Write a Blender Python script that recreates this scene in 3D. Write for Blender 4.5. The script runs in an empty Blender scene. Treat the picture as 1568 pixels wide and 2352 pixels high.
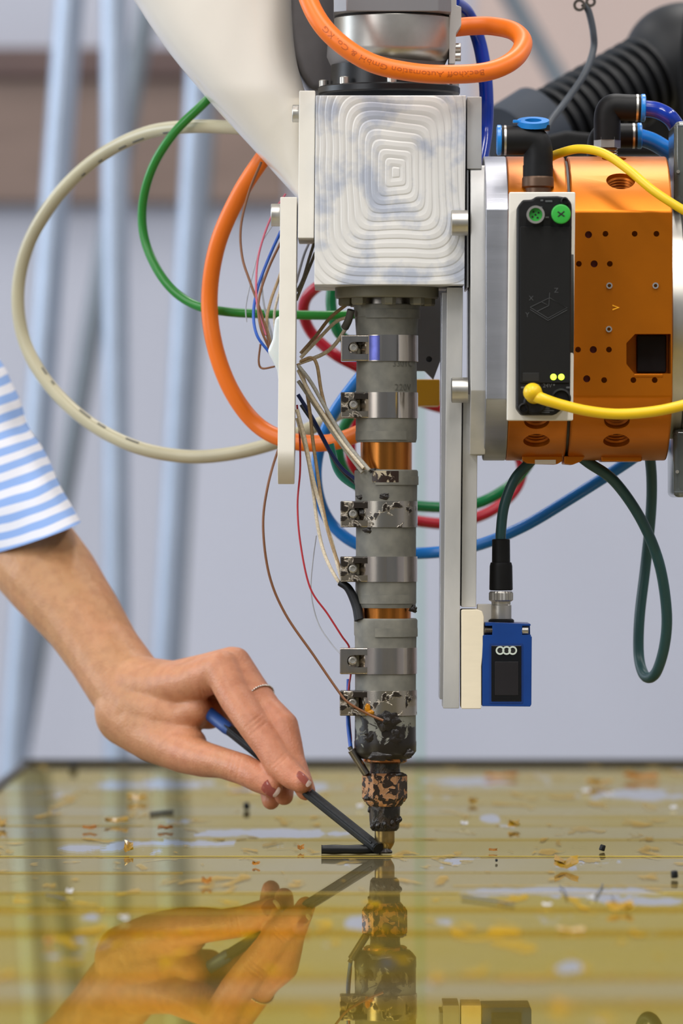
import bpy, bmesh, math, random
from mathutils import Vector, Matrix, noise
random.seed(7)
SC = bpy.context.scene
COL = SC.collection

# ------------------------------------------------------------------ camera, world, lights, exposure
D = 3.27                      # camera to focus plane (m)
FPX = 200.0/36.0*2352.0       # focal length in pixels of the 1568x2352 frame
H = 786.0*D/FPX               # camera height above the print bed
S = D/FPX                     # metres per pixel at the focus plane
cam_d = bpy.data.cameras.new('camera'); cam = bpy.data.objects.new('camera', cam_d); COL.objects.link(cam)
cam.location = (0, -D, H); cam.rotation_euler = (math.pi/2, 0, 0)
cam_d.sensor_fit = 'VERTICAL'; cam_d.sensor_height = 36; cam_d.sensor_width = 24; cam_d.lens = 200
cam_d.clip_start = 0.1; cam_d.clip_end = 100
cam_d.dof.use_dof = True; cam_d.dof.focus_distance = D-0.025; cam_d.dof.aperture_fstop = 8.5
SC.camera = cam
w = bpy.data.worlds.new('world'); SC.world = w; w.use_nodes = True
w.node_tree.nodes['Background'].inputs[0].default_value = (0.80, 0.88, 1.0, 1)
w.node_tree.nodes['Background'].inputs[1].default_value = 0.42
def area(name, loc, size, energy, color, target):
    l = bpy.data.lights.new(name, 'AREA'); l.shape = 'RECTANGLE'; l.size, l.size_y = size
    l.energy = energy; l.color = color
    o = bpy.data.objects.new(name, l); COL.objects.link(o); o.location = loc
    o.rotation_euler = (Vector(target)-Vector(loc)).to_track_quat('-Z', 'Y').to_euler()
    return o
# rows of hall luminaires under the ceiling
for i, x in enumerate((-2.0, 0.3, 2.6)):
    for j, y in enumerate((-3.4, -1.2, 1.6)):
        area('ceiling_lamp', (x, y, 3.0), (0.35, 1.6), 86 if j < 2 else 60, (1.0, 0.97, 0.93), (x, y, 0))
# tall hall window on the left, behind the camera
area('window_light', (-3.6, -3.0, 1.5), (2.6, 2.0), 190, (0.95, 0.97, 1.0), (0, 0, 0.1))
area('window_light', (-3.8, 1.2, 1.1), (2.2, 1.8), 150, (0.80, 0.90, 1.0), (0, 1.6, 0.3))
SC.view_settings.view_transform = 'Standard'
SC.view_settings.look = 'None'
SC.view_settings.gamma = 1
SC.view_settings.use_curve_mapping = False
SC.view_settings.exposure = -1.02

# ------------------------------------------------------------------ helpers
def P(px, py, Y=0.0):
    k = (D+Y)/FPX
    return Vector(((px-784)*k, Y, H-(py-1176)*k))
def YH(px_):
    # the arm reaches in from behind: depth grows away from the nozzle
    K = ((866, 0), (705, .055), (620, .085), (512, .12), (300, .19), (60, .26), (-300, .34))
    if px_ >= 866: return 0.0
    for (a, ya), (b, yb) in zip(K, K[1:]):
        if px_ >= b: return ya+(yb-ya)*(a-px_)/(a-b)
    return .34
def PH(px_, py, Y=0.0): return P(px_, py, Y+YH(px_))
def T(px, py, z=0.0):         # a point on the bed
    d = (H-z)*FPX/(py-1176)
    return Vector(((px-784)*d/FPX, d-D, z))
def s2l(c):
    return tuple(((v/255)/12.92 if v/255 <= .04045 else ((v/255+.055)/1.055)**2.4) for v in c)
WL = {}
def obj(name, bm, mat, parent=None, smooth=35, label=None):
    """link a bmesh (world coordinates) or mesh as ONE object"""
    if isinstance(bm, bmesh.types.BMesh):
        me = bpy.data.meshes.new(name)
        bmesh.ops.recalc_face_normals(bm, faces=bm.faces[:])
        bm.to_mesh(me); bm.free()
    else:
        me = bm; me.name = name
    n = len(me.vertices)
    lo = Vector((1e9,)*3); hi = -lo
    for v in me.vertices:
        for k in range(3):
            lo[k] = min(lo[k], v.co[k]); hi[k] = max(hi[k], v.co[k])
    c = (lo+hi)/2
    me.transform(Matrix.Translation(-c))
    if smooth:
        for p in me.polygons: p.use_smooth = True
        me.set_sharp_from_angle(angle=math.radians(smooth))
    me.materials.clear(); me.materials.append(mat)
    o = bpy.data.objects.new(name, me); COL.objects.link(o)
    if smooth and smooth < 50 and n < 20000:
        wn = o.modifiers.new('weighted', 'WEIGHTED_NORMAL'); wn.keep_sharp = True; wn.weight = 80
    WL[o] = c
    if parent is not None:
        o.parent = parent; o.location = c-WL[parent]
    else:
        o.location = c
    if label: o['label'] = label
    return o
def thing(name, label, cat, loc, group=None):
    o = bpy.data.objects.new(name, None); COL.objects.link(o); o.empty_display_size = .01
    o.location = loc; WL[o] = Vector(loc)
    o['label'] = label; o['category'] = cat
    if group: o['group'] = group
    return o
def tag(o, label, cat, group=None):
    o['label'] = label; o['category'] = cat
    if group: o['group'] = group
    return o
def struct(o, label=None):
    o['kind'] = 'structure'
    if label: o['label'] = label
    return o
def bev(bm, w, seg=2, ang=30):
    if w <= 0: return bm
    es = [e for e in bm.edges if len(e.link_faces) == 2 and e.calc_face_angle(0) > math.radians(ang)]
    bmesh.ops.bevel(bm, geom=es, offset=w, segments=seg, profile=.5, affect='EDGES', clamp_overlap=True)
    return bm
def box(x0, x1, y0, y1, z0, z1, b=0, seg=2):
    bm = bmesh.new()
    bmesh.ops.create_cube(bm, size=1, matrix=Matrix.Translation(((x0+x1)/2, (y0+y1)/2, (z0+z1)/2)) @ Matrix.Diagonal((abs(x1-x0), abs(y1-y0), abs(z1-z0), 1)))
    return bev(bm, b, seg)
def pbox(px0, px1, py0, py1, Y0, Y1, b=0, seg=2, tilt=0.0):
    """box whose front face (at depth Y0) covers these pixels; tilt = px of lean over its height"""
    a = P(px0, py1, Y0); c = P(px1, py0, Y0)
    bm = box(a.x, c.x, Y0, Y1, a.z, c.z, 0)
    if tilt:
        for v in bm.verts:
            v.co.x += -tilt*S*((c.z-v.co.z)/(c.z-a.z))
    return bev(bm, b, seg)
def merge(*bms):
    o = bmesh.new()
    for b in bms:
        me = bpy.data.meshes.new('t'); b.to_mesh(me); b.free(); o.from_mesh(me); bpy.data.meshes.remove(me)
    return o
def frame(axis):
    a = Vector(axis).normalized()
    u = Vector((0, 0, 1)).cross(a)
    if u.length < 1e-4: u = Vector((1, 0, 0))
    u.normalize(); v = a.cross(u)
    return a, u, v
def lathe(origin, axis, prof, seg=48, squash=None):
    """prof: list of (t along axis, radius); capped when the radius is not 0"""
    a, u, v = frame(axis); o = Vector(origin); bm = bmesh.new(); rings = []
    for t, r in prof:
        if r <= 1e-7: rings.append([bm.verts.new(o+a*t)])
        else: rings.append([bm.verts.new(o+a*t+(u*math.cos(2*math.pi*k/seg)+v*math.sin(2*math.pi*k/seg))*r) for k in range(seg)])
    for A, B in zip(rings, rings[1:]):
        for k in range(seg):
            k2 = (k+1) % seg
            if len(A) == 1 and len(B) == 1: continue
            if len(A) == 1: bm.faces.new((A[0], B[k], B[k2]))
            elif len(B) == 1: bm.faces.new((A[k], B[0], A[k2]))
            else: bm.faces.new((A[k], B[k], B[k2], A[k2]))
    if len(rings[0]) > 1: bm.faces.new(rings[0][::-1])
    if len(rings[-1]) > 1: bm.faces.new(rings[-1])
    return bm
def cyl(p0, p1, r, seg=32, ch=0.0):
    p0 = Vector(p0); p1 = Vector(p1); L = (p1-p0).length
    pr = [(0, r-ch), (ch, r), (L-ch, r), (L, r-ch)] if ch else [(0, r), (L, r)]
    return lathe(p0, p1-p0, pr, seg)
def washer(p0, p1, r0, r1, seg=40):
    """hollow ring"""
    p0 = Vector(p0); p1 = Vector(p1); L = (p1-p0).length
    a, u, v = frame(p1-p0); bm = bmesh.new(); R = []
    for t, r in ((0, r0), (0, r1), (L, r1), (L, r0)):
        R.append([bm.verts.new(p0+a*t+(u*math.cos(2*math.pi*k/seg)+v*math.sin(2*math.pi*k/seg))*r) for k in range(seg)])
    for i in range(4):
        A, B = R[i], R[(i+1) % 4]
        for k in range(seg):
            bm.faces.new((A[k], B[k], B[(k+1) % seg], A[(k+1) % seg]))
    return bm
def crom(pts, n=8):
    pts = [Vector(p) for p in pts]
    if len(pts) == 2: return [pts[0].lerp(pts[1], i/n) for i in range(n+1)]
    Q = [pts[0]*2-pts[1]]+pts+[pts[-1]*2-pts[-2]]
    out = []
    for i in range(1, len(Q)-2):
        p0, p1, p2, p3 = Q[i-1:i+3]
        for k in range(n):
            t = k/n
            out.append(0.5*((2*p1)+(p2-p0)*t+(2*p0-5*p1+4*p2-p3)*t*t+(3*p1-p0-3*p2+p3)*t**3))
    out.append(pts[-1]); return out
def transport(pts):
    fr = []; u = None
    for i, p in enumerate(pts):
        t = (pts[min(i+1, len(pts)-1)]-pts[max(i-1, 0)]).normalized()
        if u is None:
            u = t.cross(Vector((0, 1, 0)))
            if u.length < .1: u = t.cross(Vector((0, 0, 1)))
        u = (u-t*u.dot(t)).normalized()
        fr.append((t, u, t.cross(u)))
    return fr
def tube(pts, r, seg=14, n=8, spline=True):
    pts = crom(pts, n) if spline else [Vector(p) for p in pts]
    fr = transport(pts); bm = bmesh.new(); prev = None; N = len(pts)
    for i, (p, (t, u, v)) in enumerate(zip(pts, fr)):
        rr = r(i/(N-1)) if callable(r) else r
        ring = [bm.verts.new(p+(u*math.cos(2*math.pi*k/seg)+v*math.sin(2*math.pi*k/seg))*rr) for k in range(seg)]
        if prev:
            for k in range(seg): bm.faces.new((prev[k], ring[k], ring[(k+1) % seg], prev[(k+1) % seg]))
        else: bm.faces.new(ring[::-1])
        prev = ring
    bm.faces.new(prev)
    return bm
def prism(poly, axis, d0, d1, b=0, seg=2):
    """poly: 2-D outline; axis 'X' -> (y,z), axis 'Y' -> (x,z), axis 'Z' -> (x,y)"""
    bm = bmesh.new()
    def mk(a, c, d): return {'X': (d, a, c), 'Y': (a, d, c), 'Z': (a, c, d)}[axis]
    A = [bm.verts.new(mk(a, c, d0)) for a, c in poly]; B = [bm.verts.new(mk(a, c, d1)) for a, c in poly]
    n = len(poly)
    bm.faces.new(A); bm.faces.new(B[::-1])
    for k in range(n): bm.faces.new((A[k], A[(k+1) % n], B[(k+1) % n], B[k]))
    bmesh.ops.recalc_face_normals(bm, faces=bm.faces[:])
    return bev(bm, b, seg)
def rrect(x0, x1, z0, z1, r, n=5):
    out = []
    for cx, cz, a0 in ((x1-r, z1-r, 0), (x0+r, z1-r, 90), (x0+r, z0+r, 180), (x1-r, z0+r, 270)):
        for k in range(n+1):
            a = math.radians(a0+90*k/n); out.append((cx+r*math.cos(a), cz+r*math.sin(a)))
    return out
def arc(cx, cy, r0, r1, z0, z1, a0, a1, n=24):
    """curved strip round a vertical axis; angle 0 faces the camera, negative is left"""
    bm = bmesh.new(); prev = None
    for k in range(n+1):
        a = math.radians(a0+(a1-a0)*k/n); s, c = math.sin(a), -math.cos(a)
        ring = [bm.verts.new((cx+r*s, cy+r*c, z)) for r, z in ((r0, z0), (r1, z0), (r1, z1), (r0, z1))]
        if prev:
            for i in range(4): bm.faces.new((prev[i], ring[i], ring[(i+1) % 4], prev[(i+1) % 4]))
        else: bm.faces.new(ring)
        prev = ring
    bm.faces.new(prev[::-1]); return bm
def eval_mods(bm, mods):
    """run a bmesh through modifiers and give the mesh back"""
    me = bpy.data.meshes.new('t')
    bmesh.ops.recalc_face_normals(bm, faces=bm.faces[:]); bm.to_mesh(me); bm.free()
    o = bpy.data.objects.new('t', me); COL.objects.link(o); extra = []
    for kind, kw in mods:
        m = o.modifiers.new('m', kind)
        for k, v in kw.items():
            if k == 'cutter':
                cm = bpy.data.meshes.new('c'); bmesh.ops.recalc_face_normals(v, faces=v.faces[:]); v.to_mesh(cm); v.free()
                co = bpy.data.objects.new('c', cm); COL.objects.link(co); m.object = co; extra.append((co, cm))
            else: setattr(m, k, v)
    dg = bpy.context.evaluated_depsgraph_get(); dg.update()
    out = bpy.data.meshes.new_from_object(o.evaluated_get(dg))
    bpy.data.objects.remove(o); bpy.data.meshes.remove(me)
    for co, cm in extra: bpy.data.objects.remove(co); bpy.data.meshes.remove(cm)
    return out
def cut(bm, cutter):
    return eval_mods(bm, [('BOOLEAN', dict(operation='DIFFERENCE', solver='EXACT', cutter=cutter))])
def text_mesh(s, size, ext=0.0):
    cu = bpy.data.curves.new('t', 'FONT'); cu.body = s; cu.size = size; cu.extrude = ext; cu.resolution_u = 2
    o = bpy.data.objects.new('t', cu); COL.objects.link(o)
    dg = bpy.context.evaluated_depsgraph_get(); dg.update()
    me = bpy.data.meshes.new_from_object(o.evaluated_get(dg))
    bpy.data.objects.remove(o); bpy.data.curves.remove(cu)
    return me
def px(v, Y=0.0): return v*(D+Y)/FPX

# ------------------------------------------------------------------ materials
MC = {}
def mat(name, col, rough=.5, metal=0.0, var=.08, scale=60, bump=0.0, bscale=300, stretch=(1, 1, 1), spec=.5, sss=0.0, coat=0.0, trans=0.0, col2=None, rvar=0.0):
    if name in MC: return MC[name]
    m = bpy.data.materials.new(name); m.use_nodes = True; MC[name] = m
    nt = m.node_tree; N = nt.nodes; L = nt.links; b = N['Principled BSDF']
    c = s2l(col)
    tc = N.new('ShaderNodeTexCoord'); mp = N.new('ShaderNodeMapping'); L.new(tc.outputs['Object'], mp.inputs[0]); mp.inputs['Scale'].default_value = stretch
    nz = N.new('ShaderNodeTexNoise'); nz.inputs['Scale'].default_value = scale; nz.inputs['Detail'].default_value = 5; L.new(mp.outputs[0], nz.inputs[0])
    rp = N.new('ShaderNodeValToRGB'); rp.color_ramp.elements[0].position = .3; rp.color_ramp.elements[1].position = .72
    ca = tuple(v*(1-var) for v in c) if col2 is None else s2l(col2)
    rp.color_ramp.elements[0].color = (*ca, 1); rp.color_ramp.elements[1].color = (*[min(1, v*(1+var*.6)) for v in c], 1)
    L.new(nz.outputs['Fac'], rp.inputs[0]); L.new(rp.outputs[0], b.inputs['Base Color'])
    b.inputs['Roughness'].default_value = rough; b.inputs['Metallic'].default_value = metal
    b.inputs['Specular IOR Level'].default_value = spec
    if rvar:
        mr = N.new('ShaderNodeMapRange'); mr.inputs[3].default_value = rough-rvar; mr.inputs[4].default_value = rough+rvar
        L.new(nz.outputs['Fac'], mr.inputs[0]); L.new(mr.outputs[0], b.inputs['Roughness'])
    if sss:
        b.inputs['Subsurface Weight'].default_value = sss; b.inputs['Subsurface Radius'].default_value = (1, .35, .2); b.inputs['Subsurface Scale'].default_value = .004
    if coat: b.inputs['Coat Weight'].default_value = coat; b.inputs['Coat Roughness'].default_value = .08
    if trans: b.inputs['Transmission Weight'].default_value = trans
    if bump:
        n2 = N.new('ShaderNodeTexNoise'); n2.inputs['Scale'].default_value = bscale; n2.inputs['Detail'].default_value = 4; L.new(mp.outputs[0], n2.inputs[0])
        bp = N.new('ShaderNodeBump'); bp.inputs['Strength'].default_value = bump; bp.inputs['Distance'].default_value = .001
        L.new(n2.outputs['Fac'], bp.inputs['Height']); L.new(bp.outputs[0], b.inputs['Normal'])
    return m
def glow(name, col, strength):
    m = bpy.data.materials.new(name); m.use_nodes = True; b = m.node_tree.nodes['Principled BSDF']
    c = s2l(col); b.inputs['Base Color'].default_value = (*c, 1); b.inputs['Emission Color'].default_value = (*c, 1); b.inputs['Emission Strength'].default_value = strength
    return m
M_alu = mat('brushed_aluminium', (196, 196, 198), .36, .85, .10, 90, .06, 600, (1, 1, .2))
M_alu_dull = mat('dull_aluminium', (208, 206, 202), .45, .35, .08, 70, .05, 400, (.6, 1, .25), col2=(184, 184, 182))
M_alu_disc = mat('turned_aluminium', (172, 174, 182), .40, .85, .12, 120, .05, 700, (.15, 1, 1))
M_steel = mat('steel', (190, 187, 180), .36, .9, .12, 80)
M_steel_dk = mat('worn_steel', (140, 134, 126), .34, 1.0, .2, 120)
M_motor = mat('motor_grey', (150, 148, 150), .38, .6, .06, 40)
M_motor_side = mat('cast_grey', (120, 118, 120), .5, .3, .1, 60)
M_black = mat('black_plastic', (20, 20, 21), .5, 0, .25, 80, .04, 500, spec=.25)
M_black_soft = mat('black_rubber', (14, 16, 20), .5, 0, .2, 60, spec=.35)
M_black_an = mat('black_anodised', (22, 22, 24), .35, .3, .2, 80)
M_white = mat('painted_white', (236, 230, 220), .28, 0, .02, 25, .02, 900, coat=.3)
M_plate = mat('white_nylon', (238, 233, 222), .48, 0, .03, 60, .03, 800)
M_cream = mat('cream_print', (238, 226, 200), .5, 0, .03, 60, .03, 900, (1, 1, 5))
M_orange_an = mat('orange_anodised', (190, 106, 4), .38, .7, .06, 50, .03, 900)
M_orange_in = mat('orange_bore', (170, 88, 10), .35, .7, .1, 60)
M_cable_or = mat('orange_cable', (240, 116, 10), .42, 0, .05, 40)
M_cable_beige = mat('beige_cable', (188, 180, 150), .35, 0, .06, 40)
M_cable_green = mat('green_cable', (34, 128, 40), .32, 0, .06, 40)
M_cable_red = mat('red_hose', (166, 8, 36), .25, 0, .06, 40)
M_cable_grn2 = mat('dark_green_hose', (0, 110, 58), .25, 0, .08, 40)
M_cable_blue = mat('blue_hose', (14, 116, 200), .25, 0, .06, 40)
M_cable_dblue = mat('deep_blue_hose', (10, 50, 158), .18, 0, .06, 40, coat=.4)
M_cable_teal = mat('teal_cable', (34, 74, 76), .42, 0, .06, 40)
M_cable_yel = mat('yellow_cable', (240, 198, 24), .38, 0, .05, 40)
M_cable_grey = mat('grey_cable', (66, 72, 80), .5, 0, .08, 40)
M_brown_w = mat('brown_wire', (120, 74, 40), .4, 0, .1, 100)
M_red_w = mat('red_wire', (176, 40, 50), .4, 0, .1, 100)
M_blue_w = mat('blue_wire', (26, 82, 176), .4, 0, .1, 100)
M_white_w = mat('woven_white_wire', (226, 212, 188), .75, 0, .25, 900)
M_tan_w = mat('woven_tan_wire', (178, 150, 114), .75, 0, .25, 900)
M_grey_w = mat('woven_grey_wire', (168, 164, 154), .75, 0, .25, 900)
M_lgrey_w = mat('pale_grey_wire', (176, 178, 186), .5, 0, .1, 300)
M_bluepl = mat('blue_plastic', (10, 62, 138), .34, 0, .10, 60, .04, 700)
M_bluering = mat('light_blue_plastic', (26, 130, 214), .3, 0, .05, 60)
M_bluegrip = mat('blue_grip', (28, 72, 138), .45, 0, .1, 90)
M_rod = mat('black_fibre_rod', (20, 21, 22), .55, 0, .35, 160, .5, 260, (1, 1, .06), spec=.3)
M_strand = mat('black_extrudate', (20, 21, 23), .42, 0, .35, 160, .5, 220, (.06, 1, 1), spec=.3)
M_tape = mat('grey_silicone_tape', (124, 122, 112), .62, 0, .12, 120, .10, 300, col2=(104, 103, 96))
M_copper = mat('copper_tube', (218, 138, 64), .24, 1.0, .5, 130, 0, 300, (1, 1, .02), rvar=.06)
M_flange = mat('olive_grey_metal', (126, 122, 106), .5, .3, .12, 90, .05, 400)
M_band = mat('stainless_band', (196, 186, 174), .15, 1.0, .12, 120, .03, 300, (1, 1, .2), rvar=.05)
M_heat = mat('heat_tinted_steel', (96, 100, 164), .25, .9, .2, 200)
M_green_c = mat('green_plastic', (48, 168, 60), .4, 0, .06, 80)
M_led = glow('lit_green_led', (210, 255, 60), 5.0)
M_print = mat('pale_print', (150, 152, 150), .6, 0, .1, 80)
M_print_dk = mat('dim_print', (78, 80, 82), .6, 0, .1, 80)
M_print_or = mat('cable_print', (186, 84, 8), .5, 0, .1, 80)
M_amber = mat('amber_resin', (214, 140, 10), .12, 0, .2, 200, trans=.3)
M_char = mat('burnt_polymer', (30, 24, 20), .35, 0, .4, 200, .9, 260)
M_tip = mat('worn_brass', (168, 146, 100), .3, 1.0, .4, 160, .1, 200)
M_nail = mat('nail', (206, 128, 112), .22, 0, .05, 60, coat=.5)
M_nail_w = mat('nail_edge', (226, 206, 192), .3, 0, .05, 60)
M_ring = mat('silver_ring', (214, 206, 196), .2, 1.0, .1, 200)
M_clear = mat('clear_acrylic', (150, 158, 156), .12, 0, .05, 40, trans=.75)
M_label = mat('paper_label', (206, 196, 176), .6, 0, .05, 60)
M_wall = mat('wall_paint', (186, 188, 200), .8, 0, .02, 3)
M_floor = mat('floor_grey', (150, 150, 150), .5, 0, .1, 4)
M_ceiling = mat('ceiling_paint', (196, 196, 196), .9, 0, .03, 3)
M_side = mat('side_wall_paint', (150, 150, 156), .8, 0, .05, 2)
M_boardb = mat('brown_board', (128, 108, 98), .6, 0, .12, 8, 0, 1, (1, 1, 4))
M_boardt = mat('dark_brown_board', (98, 78, 74), .6, 0, .1, 8)
M_pole = mat('galvanised_pole', (166, 178, 196), .4, .5, .06, 30)
M_pole_dk = mat('grey_pole', (120, 128, 136), .5, .3, .08, 30)
M_warm = mat('warm_panel', (196, 176, 168), .8, 0, .03, 4)
M_rim = mat('dark_rim', (50, 48, 44), .5, 0, .1, 60)
M_dkinside = mat('dark_recess', (14, 14, 14), .6, 0, .1, 60)
M_maroon = mat('maroon_plug', (96, 26, 14), .5, 0, .1, 60)

def mat_milled():
    m = bpy.data.materials.new('milled_aluminium'); m.use_nodes = True; nt = m.node_tree; N = nt.nodes; L = nt.links; b = N['Principled BSDF']
    tc = N.new('ShaderNodeTexCoord')
    def math_(op, a, c=None):
        n = N.new('ShaderNodeMath'); n.operation = op
        for i, v in enumerate((a, c)):
            if v is None: continue
            if isinstance(v, (int, float)): n.inputs[i].default_value = v
            else: L.new(v, n.inputs[i])
        return n.outputs[0]
    nz = N.new('ShaderNodeTexNoise'); nz.inputs['Scale'].default_value = 14; nz.inputs['Detail'].default_value = 2; L.new(tc.outputs['Object'], nz.inputs[0])
    sp = N.new('ShaderNodeSeparateXYZ'); L.new(tc.outputs['Object'], sp.inputs[0])
    x = math_('SUBTRACT', sp.outputs[0], .0035); z = math_('SUBTRACT', sp.outputs[2], .010)
    ax = math_('DIVIDE', math_('ABSOLUTE', x), .0435); az = math_('DIVIDE', math_('ABSOLUTE', z), .058)
    d = math_('POWER', math_('ADD', math_('POWER', ax, 6.0), math_('POWER', az, 6.0)), 1/6)
    d = math_('ADD', d, math_('MULTIPLY', math_('SUBTRACT', nz.outputs['Fac'], .5), .22))
    f = math_('FRACT', math_('MULTIPLY', d, 12.0))
    rp = N.new('ShaderNodeValToRGB'); e = rp.color_ramp.elements
    e[0].position = 0; e[0].color = (.1, .1, .1, 1); e[1].position = .42; e[1].color = (1, 1, 1, 1)
    k = rp.color_ramp.elements.new(.84); k.color = (.8, .8, .8, 1); k = rp.color_ramp.elements.new(1.0); k.color = (0, 0, 0, 1)
    L.new(f, rp.inputs[0])
    n2 = N.new('ShaderNodeTexNoise'); n2.inputs['Scale'].default_value = 52; n2.inputs['Detail'].default_value = 6; L.new(tc.outputs['Object'], n2.inputs[0])
    cr = N.new('ShaderNodeValToRGB'); e = cr.color_ramp.elements
    e[0].position = .36; e[0].color = (*s2l((186, 192, 206)), 1); e[1].position = .52; e[1].color = (*s2l((232, 230, 226)), 1)
    L.new(n2.outputs['Fac'], cr.inputs[0])
    mx = N.new('ShaderNodeMix'); mx.data_type = 'RGBA'; mx.blend_type = 'MULTIPLY'; L.new(cr.outputs[0], mx.inputs[6])
    ln = N.new('ShaderNodeMix'); ln.data_type = 'RGBA'; ln.inputs[6].default_value = (.80, .80, .80, 1); ln.inputs[7].default_value = (1, 1, 1, 1); L.new(rp.outputs[0], ln.inputs[0])
    L.new(ln.outputs[2], mx.inputs[7]); mx.inputs[0].default_value = .5
    L.new(mx.outputs[2], b.inputs['Base Color']); b.inputs['Metallic'].default_value = .12; b.inputs['Roughness'].default_value = .42
    bp = N.new('ShaderNodeBump'); bp.inputs['Strength'].default_value = .55; bp.inputs['Distance'].default_value = .0006
    L.new(rp.outputs[0], bp.inputs['Height']); L.new(bp.outputs[0], b.inputs['Normal'])
    return m
M_mill = mat_milled()

def mat_blotch(name, base, brough, bmetal, dark, lo, hi, scale=70, spots=None, grad=None):
    """metal or tape with burnt-polymer blotches; grad = (z0, z1): more blotches towards z0 (object space)"""
    m = bpy.data.materials.new(name); m.use_nodes = True; nt = m.node_tree; N = nt.nodes; L = nt.links; b = N['Principled BSDF']
    tc = N.new('ShaderNodeTexCoord')
    nz = N.new('ShaderNodeTexNoise'); nz.inputs['Scale'].default_value = scale; nz.inputs['Detail'].default_value = 6; nz.inputs['Distortion'].default_value = .6; L.new(tc.outputs['Object'], nz.inputs[0])
    fac = nz.outputs['Fac']
    if grad:
        sp = N.new('ShaderNodeSeparateXYZ'); L.new(tc.outputs['Object'], sp.inputs[0])
        mr = N.new('ShaderNodeMapRange'); mr.inputs[1].default_value = grad[0]; mr.inputs[2].default_value = grad[1]; mr.inputs[3].default_value = .30; mr.inputs[4].default_value = -.12
        L.new(sp.outputs[2], mr.inputs[0]); ad = N.new('ShaderNodeMath'); L.new(fac, ad.inputs[0]); L.new(mr.outputs[0], ad.inputs[1]); fac = ad.outputs[0]
    rp = N.new('ShaderNodeValToRGB'); rp.color_ramp.elements[0].position = lo; rp.color_ramp.elements[1].position = hi; L.new(fac, rp.inputs[0])
    mx = N.new('ShaderNodeMix'); mx.data_type = 'RGBA'; L.new(rp.outputs[0], mx.inputs[0]); mx.inputs[6].default_value = (*s2l(base), 1); mx.inputs[7].default_value = (*s2l(dark), 1)
    L.new(mx.outputs[2], b.inputs['Base Color'])
    mm = N.new('ShaderNodeMapRange'); mm.inputs[3].default_value = bmetal; mm.inputs[4].default_value = 0; L.new(rp.outputs[0], mm.inputs[0]); L.new(mm.outputs[0], b.inputs['Metallic'])
    mr2 = N.new('ShaderNodeMapRange'); mr2.inputs[3].default_value = brough; mr2.inputs[4].default_value = .33; L.new(rp.outputs[0], mr2.inputs[0]); L.new(mr2.outputs[0], b.inputs['Roughness'])
    bp = N.new('ShaderNodeBump'); bp.inputs['Strength'].default_value = .6; bp.inputs['Distance'].default_value = .0008; L.new(rp.outputs[0], bp.inputs['Height']); L.new(bp.outputs[0], b.inputs['Normal'])
    return m
M_tape_burn = mat_blotch('burnt_grey_tape', (128, 128, 118), .55, 0, (30, 25, 21), .50, .55, 150, grad=(-.014, .014))
M_band_burn = mat_blotch('burnt_band', (186, 178, 164), .22, 1.0, (34, 26, 18), .56, .60, 120)
M_band_spot = mat_blotch('spotted_band', (186, 176, 164), .2, 1.0, (40, 32, 24), .70, .73, 130)
M_nut = mat_blotch('burnt_copper', (196, 146, 104), .35, .7, (40, 28, 20), .47, .51, 240)
M_nut_dk = mat_blotch('heavily_burnt_copper', (120, 92, 66), .35, .6, (30, 24, 20), .40, .50, 190)
M_copper_ring = mat_blotch('stained_copper_ring', (190, 124, 72), .3, .9, (36, 28, 22), .45, .55, 150)
M_collar_mat = mat_blotch('burnt_collar', (60, 50, 40), .4, .4, (20, 18, 17), .40, .52, 150)
M_tape_patch = mat_blotch('peeled_patch', (180, 166, 140), .6, 0, (44, 28, 20), .44, .50, 220)
M_lug_burn = mat_blotch('burnt_lug', (170, 160, 146), .28, 1.0, (36, 29, 23), .46, .52, 140)

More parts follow.
